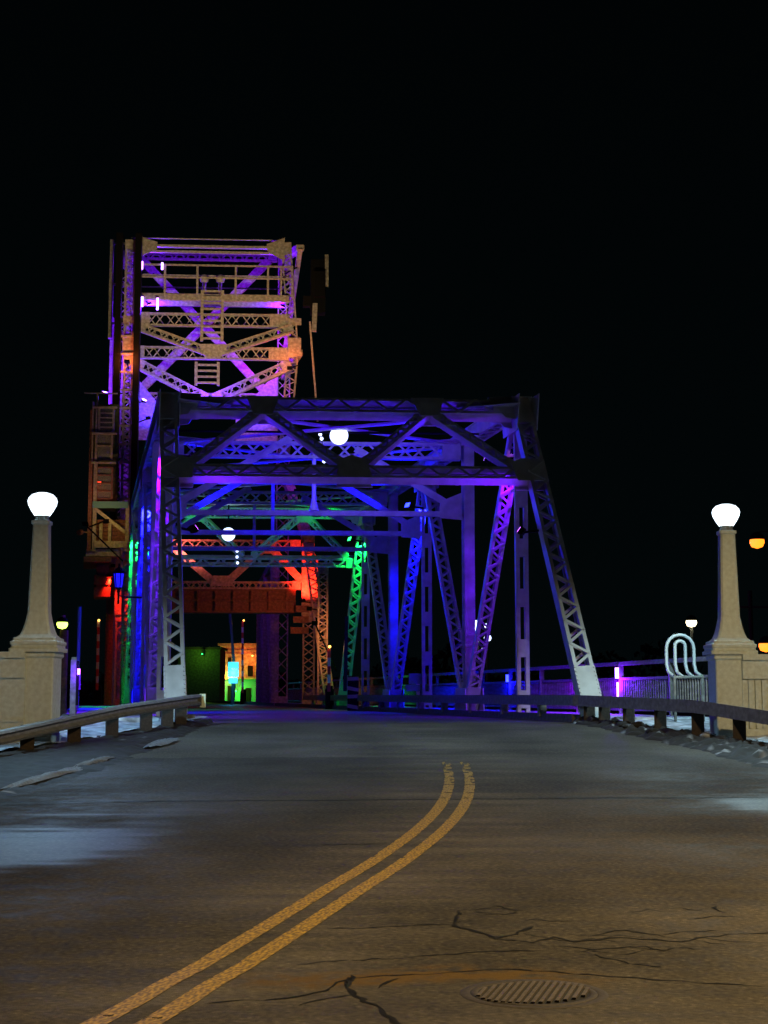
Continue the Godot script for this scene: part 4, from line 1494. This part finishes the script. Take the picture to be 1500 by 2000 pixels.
# ---------------------------------------------------------------- small things by the road
func small_things() -> void:
	manhole()
	# blue lantern on a bracket outside the left end post
	var b := P(15.1, -0.86, 4.95)
	var t := thing("bracket_lantern", "blue glowing lantern on a dark bracket outside the left truss hangers", "lantern", b)
	var st := begin()
	lathe(st, [Vector2(0.11, -0.12), Vector2(0.16, 0.30), Vector2(0.0, 0.30)], b, 6, false)
	part("panes", st, M.lantern_blue, t)
	st = begin()
	lathe(st, [Vector2(0.20, 0.30), Vector2(0.17, 0.36), Vector2(0.09, 0.46), Vector2(0.03, 0.50), Vector2(0.03, 0.58), Vector2(0.0, 0.62)], b, 6, false)
	lathe(st, [Vector2(0.0, 0.29), Vector2(0.20, 0.30)], b, 6, false)
	for k in 6:
		var a := TAU * k / 6
		beam(st, b + Vector3(cos(a) * 0.115, -0.12, sin(a) * 0.115), b + Vector3(cos(a) * 0.165, 0.30, sin(a) * 0.165), Vector3(-sin(a), 0, cos(a)), 0.02, 0.02)
	lathe(st, [Vector2(0.0, -0.30), Vector2(0.05, -0.26), Vector2(0.04, -0.2), Vector2(0.12, -0.12), Vector2(0.0, -0.115)], b, 8)
	part("frame", st, M.black_steel, t)
	st = begin()
	tube(st, [b + Vector3(0, -0.28, 0), b + Vector3(0.02, -0.36, 0), b + Vector3(0.12, -0.40, 0), P(15.1, -0.1, b.y - 0.42)], 0.03, 6)
	tube(st, [b + Vector3(0, -0.3, 0), b + Vector3(0, -0.62, 0)], 0.035, 6)
	part("bracket", st, M.black_steel, t)
	omni(t, b + Vector3(0, 0.1, 0), Color(0.06, 0.06, 1.0), 1.6, 0.08)
	# bent white pipe rack on the right hand walk
	var r := Vector3(5.80, 1.1, -29.2)
	t = thing("pipe_rack", "white bent pipe rack of two nested arches by the right railing", "bike rack", r)
	for q in [[0.27, 2.78], [0.10, 2.66]]:
		st = begin()
		var pts := []
		for e in [-1, 1]:
			var leg := [Vector3(r.x + e * q[0] + 0.10, 1.95, r.z + 0.25), Vector3(r.x + e * q[0] + 0.02, 2.05, r.z + 0.06), Vector3(r.x + e * q[0], 2.2, r.z), Vector3(r.x + e * q[0], q[1] - q[0], r.z)]
			if e > 0:
				leg.reverse()
			pts.append_array(leg)
			if e < 0:
				for k in range(1, 8):
					var a := PI - PI * k / 8.0
					pts.append(Vector3(r.x + cos(a) * q[0], q[1] - q[0] + sin(a) * q[0], r.z))
		tube(st, pts, 0.033, 10)
		part("pipe", st, M.pale_metal, t)
	st = begin()
	for e in [-0.17, 0.37]:
		tube(st, [Vector3(r.x + e, 1.1, r.z + 0.25), Vector3(r.x + e, 2.0, r.z + 0.25)], 0.03, 8)
	tube(st, [Vector3(r.x - 0.19, 1.95, r.z + 0.25), Vector3(r.x + 0.40, 1.95, r.z + 0.25)], 0.03, 8)
	part("stand", st, M.galvanised, t)
	# backs of two road sign plates
	var s := P(15.2, 8.25, DK)
	t = thing("road_sign", "pair of teal sign plates on a short post behind the guardrail", "road sign", s)
	st = begin()
	tube(st, [P(15.2, 8.2, DK + 0.1), P(15.2, 8.2, 1.95)], 0.05, 8)
	part("post", st, M.white_paint, t)
	stick(t, "plate", P(15.1, 7.9, 2.1), P(15.1, 8.45, 2.1), UP3, 0.32, 0.02, M.teal_paint)
	stick(t, "plate", P(15.1, 7.8, 1.82), P(15.1, 8.25, 1.82), UP3, 0.2, 0.02, M.teal_paint)
	# white flared post on the strut and strings of small lamps
	t = thing("flared_post", "slim white post with flared foot standing on the cross strut", "post", P(10.06, 4.24, 6.6))
	st = begin()
	lathe(st, [Vector2(0.14, 0.0), Vector2(0.11, 0.08), Vector2(0.07, 0.25), Vector2(0.055, 0.5), Vector2(0.055, 1.7), Vector2(0.0, 1.72)], P(10.06, 4.24, 6.59), 12)
	part("shaft", st, M.white_paint, t)
	for c in [[9.6, [[620, 0], [0, 0]], [[4.33, 8.62], [4.37, 8.50], [4.41, 8.26], [4.43, 7.95], [4.44, 7.88], [4.47, 7.66]], "string of small white lamps beside the flared post"], [20.3, [], [[3.2, 6.45], [3.2, 6.25], [3.22, 6.05]], "string of three small white lamps low under the far sway frame"]]:
		t = thing("lamp_string", c[3], "string of lamps", P(c[0], c[2][0][0], c[2][0][1]), "strings of small lamps")
		st = begin()
		var pts := [P(c[0], c[2][0][0], c[2][0][1] + 0.12)]
		for q in c[2]:
			pts.append(P(c[0] + 0.03, q[0], q[1]))
		tube(st, pts, 0.012, 5)
		part("wire", st, M.black_steel, t)
		for q in c[2]:
			st = begin()
			lathe(st, [Vector2(0, -0.055), Vector2(0.04, -0.03), Vector2(0.05, 0.0), Vector2(0.035, 0.04), Vector2(0, 0.055)], P(c[0], q[0], q[1]), 10)
			part("bulb", st, M.lamp_cool, t)
	# crossing gates
	gate(P(24.5, 7.6, DK), 2.45, 0.02, "crossing gate with amber cabinet and raised arm inside the right truss", true)
	gate(P(30.5, 8.0, DK), 1.7, 0.0, "short red and white gate arm behind the amber gate cabinet", false)
	gate(P(64.0, 8.05, DK), 4.4, -0.01, "tall red and white gate arm before the lit building", false)
	gate(P(44.0, -1.1, 1.15), 3.3, 0.0, "raised red and white gate arm outside the left truss", false)
	# teal signal mast with glowing plates, in the far right lane
	var q2 := P(62.0, 7.2, DK)
	t = thing("signal_mast", "teal mast with cyan glowing plates in front of the lit building", "signal mast", q2)
	st = begin()
	tube(st, [q2, q2 + Vector3(0.05, 1.3, 0)], 0.13, 8)
	tube(st, [q2 + Vector3(0.05, 2.6, 0), q2 + Vector3(-0.25, 5.8, 0)], 0.09, 8)
	part("mast", st, M.teal_paint, t)
	var yy := 1.25
	for h in [0.4, 0.5, 0.45]:
		st = begin()
		wbox(st, q2 + Vector3(0.03, yy + h * 0.5, 0), Vector3(0.62 if h != 0.4 else 0.52, h - 0.05, 0.3))
		part("sign_panel", st, M.cyan_sign, t)
		yy += h
	omni(t, q2 + Vector3(0.03, 1.9, 0.35), Color(0.2, 0.8, 1.0), 1.2, 0.2)


func manhole() -> void:
	var c := Vector3(0.81, 0.0, -8.28)
	var t := thing("manhole_cover", "round iron manhole grate with slanted slots in the near lane", "manhole cover", c)
	var st := begin()
	lathe(st, [Vector2(0.40, 0.001), Vector2(0.39, 0.005), Vector2(0.352, 0.005), Vector2(0.345, 0.003)], c, 48)
	part("frame_ring", st, M.iron, t)
	st = begin()
	lathe(st, [Vector2(0.345, 0.003), Vector2(0.0, 0.0031)], c, 40)
	part("pit", st, M.tar, t)
	st = begin()
	lathe(st, [Vector2(0.343, 0.0035), Vector2(0.338, 0.008), Vector2(0.308, 0.008), Vector2(0.302, 0.0035)], c, 48)
	part("rim", st, M.iron, t)
	for i in 15:
		var x := -0.28 + i * 0.04
		var h := sqrt(maxf(0.0, 0.303 * 0.303 - x * x))
		bar(t, c + Vector3(x + 0.5 * h * 0.5, 0.010, -h * 0.97), c + Vector3(x - 0.5 * h * 0.5, 0.010, h * 0.97), Vector3.RIGHT, 0.021, 0.011, M.iron_worn, "grate_bar")


func gate(at: Vector3, ln: float, lean: float, label: String, cabinet: bool) -> void:
	var t := thing("crossing_gate", label, "crossing gate", at, "crossing gates on the bridge")
	var st := begin()
	if cabinet:
		wbox(st, at + Vector3(0.28, 0.62, 0), Vector3(0.40, 1.24, 0.4))
		part("cabinet", st, M.black_steel, t)
		for k in 4:
			bar(t, at + Vector3(0.28 - 0.21, 0.18 + k * 0.32, 0.21), at + Vector3(0.28 + 0.21, 0.10 + k * 0.32 + (k % 2) * 0.1, 0.21), UP3, 0.13, 0.02, M.amber_paint, "stripe")
		st = begin()
		lathe(st, [Vector2(0, -0.09), Vector2(0.09, 0), Vector2(0, 0.09)], at + Vector3(0.05, 1.45, 0), 10)
		part("bell", st, M.iron_worn, t)
	else:
		wbox(st, at + Vector3(0, 0.4, 0), Vector3(0.34, 0.8, 0.3))
		wbox(st, at + Vector3(0, 0.86, 0), Vector3(0.26, 0.14, 0.34))
		part("cabinet", st, M.black_steel, t)
	var y := 0.7
	var k := 0
	while y < 0.7 + ln:
		st = begin()
		var a := at + Vector3(lean * y - 0.02, y, 0.18)
		beam(st, a, at + Vector3(lean * (y + 0.34) - 0.02, y + 0.345, 0.18), Vector3.RIGHT, 0.13, 0.05)
		part("arm_stripe", st, (M.wood if cabinet else (M.red_paint if k % 2 == 0 else M.white_paint)), t)
		y += 0.34
		k += 1
	if not cabinet:
		omni_bulb(t, at + Vector3(0, 0.7 + ln + 0.1, 0.2), "led_amber", 0.06, Color(1, 0.7, 0.4), 0.12)


func omni_bulb(t: Node, at: Vector3, glowing: String, r: float, col: Color, e: float) -> void:
	var st := begin()
	lathe(st, [Vector2(0, -r), Vector2(r * 0.8, -r * 0.6), Vector2(r, 0), Vector2(r * 0.8, r * 0.6), Vector2(0, r)], at, 12)
	part("bulb", st, M[glowing], t)
	omni(t, at, col, e, r * 0.7)


func street_lamp(base: Vector3, h: float, arm: float, r: float, glowing: String, col: Color, e: float, label: String, pole_r: float, m: Material) -> void:
	var t := thing("street_lamp", label, "street lamp", base)
	var st := begin()
	tube(st, [base - UP3 * 0.3, base + UP3 * (h - r)], pole_r, 8)
	if arm != 0.0:
		tube(st, [base + UP3 * (h + 0.1 - r), base + Vector3(arm * 0.6, h + r * 1.6, 0), base + Vector3(arm, h + r * 1.4, 0)], pole_r * 0.5, 6)
	part("pole", st, m, t)
	var c := base + Vector3(arm, h, 0)
	st = begin()
	lathe(st, [Vector2(r * 1.1, r * 0.45), Vector2(r * 0.8, r * 1.1), Vector2(r * 0.25, r * 1.45), Vector2(0, r * 1.5)], c, 14)
	lathe(st, [Vector2(0, r * 0.46), Vector2(r * 1.1, r * 0.45)], c, 14)
	part("cap", st, M.black_steel, t)
	st = begin()
	lathe(st, [Vector2(0, -r * 0.8), Vector2(r * 0.75, -r * 0.55), Vector2(r, 0), Vector2(r * 0.95, r * 0.43), Vector2(0, r * 0.44)], c, 16)
	part("globe", st, M[glowing], t)
	omni(t, c - UP3 * r * 0.1, col, e, r * 0.6)


func far_things() -> void:
	street_lamp(Vector3(-7.52, 1.05, -35.0), 2.2, -0.05, 0.13, "lamp_green", Color(0.85, 1.0, 0.35), 0.6, "low post lamp with yellow green light behind the left pillar", 0.10, M.brick)
	street_lamp(Vector3(12.4, 0.0, -60.0), 4.5, 0.0, 0.22, "lamp_warm", Color(0.95, 1.0, 0.85), 3.0, "distant white lamp on a pole beyond the right railing", 0.06, M.galvanised)
	street_lamp(Vector3(21.6, 0.0, -80.0), 9.8, -1.4, 0.40, "lamp_orange", Color(1.0, 0.55, 0.15), 5.0, "high orange street lamp at the right edge beyond the pillar", 0.09, M.wood)
	street_lamp(Vector3(20.5, 0.0, -80.0), 4.2, 0.0, 0.38, "lamp_orange", Color(1.0, 0.5, 0.12), 4.0, "low orange street lamp at the right edge above the parapet", 0.09, M.wood)
	# utility pole with crossarm
	var b := Vector3(22.2, 0.0, -90.0)
	var t := thing("utility_pole", "wooden utility pole with one crossarm behind the right pillar", "utility pole", b)
	var st := begin()
	tube(st, [b - UP3 * 0.5, b + UP3 * 7.9], 0.13, 8)
	part("pole", st, M.wood, t)
	stick(t, "crossarm", b + Vector3(-1.3, 6.9, 0.15), b + Vector3(1.3, 6.9, 0.15), UP3, 0.12, 0.1, M.wood)
	# land under the distant lamps on the right
	st = begin()
	quad(st, Vector3(11.2, 0.0, -50), Vector3(11.2, 0.0, -125), Vector3(120, 0.0, -125), Vector3(120, 0.0, -50))
	quad(st, Vector3(11.2, -4.6, -50), Vector3(11.2, 0.0, -50), Vector3(120, 0.0, -50), Vector3(120, -4.6, -50))
	quad(st, Vector3(11.2, -4.6, -125), Vector3(11.2, 0.0, -125), Vector3(11.2, 0.0, -50), Vector3(11.2, -4.6, -50))
	struct("river_bank", st, M.ground)
	# thin teal pole with sign, left
	b = Vector3(-8.3, 1.0, -40.5)
	t = thing("sign_post", "thin teal pole with a small pale sign beyond the left railing", "sign post", b)
	st = begin()
	tube(st, [b - UP3 * 4.0, b + Vector3(0, 3.0, 0)], 0.05, 8)
	part("pole", st, M.teal_paint, t)
	st = begin()
	wbox(st, b + Vector3(0.02, 0.95, 0.07), Vector3(0.14, 0.4, 0.03))
	part("sign_plate", st, M.white_paint, t)
	omni_bulb(t, b + Vector3(0.05, 1.35, 0.35), "lamp_cool", 0.03, Color(0.4, 1.0, 1.0), 0.05)
	# lit building at the far end
	b = Vector3(-13.7, 0.3, -142.0)
	t = thing("corner_building", "small two storey building with orange lit upper floor seen through the bridge", "building", b)
	st = begin()
	wbox(st, b + Vector3(0, 1.4, -2), Vector3(3.9, 2.9, 4))
	part("lower_wall", st, M.teal_paint, t)
	st = begin()
	wbox(st, b + Vector3(0, 4.45, -2), Vector3(3.8, 3.1, 4))
	part("upper_wall", st, M.plaster, t)
	for q in [[-1.0, 4.1, 0.32, 1.6], [1.0, 3.6, 0.5, 1.0]]:
		st = begin()
		wbox(st, b + Vector3(q[0], q[1], 0.01), Vector3(q[2], q[3], 0.12))
		part("window", st, M.black_steel, t)
	for q in [[-0.9, 1.2], [0.8, 1.0]]:
		st = begin()
		wbox(st, b + Vector3(q[0], q[1], 0.01), Vector3(0.5, 2.0, 0.12))
		part("door", st, M.black_steel, t)
	st = begin()
	wbox(st, b + Vector3(0, 6.1, -2), Vector3(4.2, 0.25, 4.4))
	part("roof_slab", st, M.plaster, t)
	for q in [[5.55, 0.08, 0.14, "band"], [5.2, 0.08, 0.14, "band"], [2.9, 0.16, 0.5, "ledge"]]:
		st = begin()
		wbox(st, b + Vector3(0, q[0], 0.02), Vector3(3.85, q[1], q[2]))
		part(q[3], st, M.plaster, t)
	for q in [[-1.6, 3.2, 1.2, Color(1, 0.75, 0.35), 12.0, "led_amber", "warm wall lamp left of the narrow window on the lit building"], [1.3, 4.9, 1.4, Color(1, 0.45, 0.2), 7.0, "led_amber", "orange wall lamp on the right half of the lit building"], [-0.2, 1.6, 1.5, Color(0.2, 1.0, 0.25), 9.0, "led_green", "green lamp over the doors of the lit building"]]:
		var t2 := thing("wall_lamp", q[6], "wall lamp", b + Vector3(q[0], q[1], 0), "wall lamps on the far building")
		st = begin()
		tube(st, [b + Vector3(q[0], q[1], 0.0), b + Vector3(q[0], q[1] + 0.2, q[2])], 0.03, 6)
		part("arm", st, M.black_steel, t2)
		omni_bulb(t2, b + Vector3(q[0], q[1] + 0.1, q[2]), q[5], 0.09, q[3], q[4])
	b = Vector3(-14.4, 0.3, -121.0)
	t = thing("dark_shed", "dark olive shed left of the lit building", "shed", b)
	st = begin()
	wbox(st, b + Vector3(-0.6, 2.5, -2), Vector3(3.4, 5.0, 4))
	part("wall", st, M.olive_wall, t)
	st = begin()
	wbox(st, b + Vector3(-0.6, 5.1, -2), Vector3(3.7, 0.2, 4.3))
	part("roof", st, M.wood, t)
	# lamp on the shed
	var t3 := thing("wall_lamp", "dim green lamp over the dark olive shed", "wall lamp", b + Vector3(-0.2, 4.6, 0), "wall lamps on the far building")
	st = begin()
	tube(st, [b + Vector3(-0.2, 4.5, 0.0), b + Vector3(-0.2, 4.7, 1.3)], 0.03, 6)
	part("arm", st, M.black_steel, t3)
	omni_bulb(t3, b + Vector3(-0.2, 4.6, 1.3), "led_green", 0.06, Color(0.6, 1.0, 0.3), 1.6)
	# white lit sign seen between the diagonals
	b = Vector3(6.9, 0.0, -110.0)
	t = thing("lit_sign", "white lit sign board on poles seen between the truss diagonals", "lit sign", b)
	st = begin()
	tube(st, [b, b + UP3 * 6.0], 0.1, 8)
	tube(st, [b + Vector3(0.7, 0, 0), b + Vector3(0.7, 6.5, 0)], 0.08, 8)
	part("poles", st, M.wood, t)
	st = begin()
	poly(st, [b + Vector3(-0.35, 7.1, 0.15), b + Vector3(0.2, 7.1, 0.15), b + Vector3(0.08, 5.5, 0.15), b + Vector3(-0.1, 5.5, 0.15)], Vector3.BACK, 0.1)
	part("sign_panel", st, M.lamp_cool, t)
	for q in [[0.7, 6.7, 0.2], [0.75, 5.8, 0.28], [0.45, 5.0, 0.16]]:
		st = begin()
		lathe(st, [Vector2(0, -q[2]), Vector2(q[2] * 0.8, -q[2] * 0.6), Vector2(q[2], 0), Vector2(q[2] * 0.8, q[2] * 0.6), Vector2(0, q[2])], b + Vector3(q[0], q[1], 0.1), 12)
		part("lamp", st, M.lamp_cool, t)
	omni(t, b + Vector3(0.1, 6.3, 0.6), Color(0.9, 0.95, 1.0), 2.0, 0.2)
	# dark wooded shore
	st = begin()
	for i in 9000:
		var x := rng.randf_range(-70, 130)
		var top := 5.0 + 2.2 * sin(x * 0.23) + 1.3 * sin(x * 0.71 + 1.0)
		var y := 0.4 + (top) * sqrt(rng.randf())
		var zz := -185.0 - rng.randf() * 14.0
		var c := Vector3(x, y, zz)
		var a := Vector3(rng.randf_range(-1, 1), rng.randf_range(-1, 1), rng.randf_range(-1, 1)).normalized() * rng.randf_range(0.25, 0.6)
		var d := Vector3(rng.randf_range(-1, 1), rng.randf_range(-1, 1), rng.randf_range(-1, 1)).normalized() * rng.randf_range(0.25, 0.6)
		quad(st, c - a, c + d, c + a, c - d)
	var o := part("wooded_shore", st, M.leaf, self)
	tag(o, "dark band of trees along the far shore", "woods", "", "stuff")
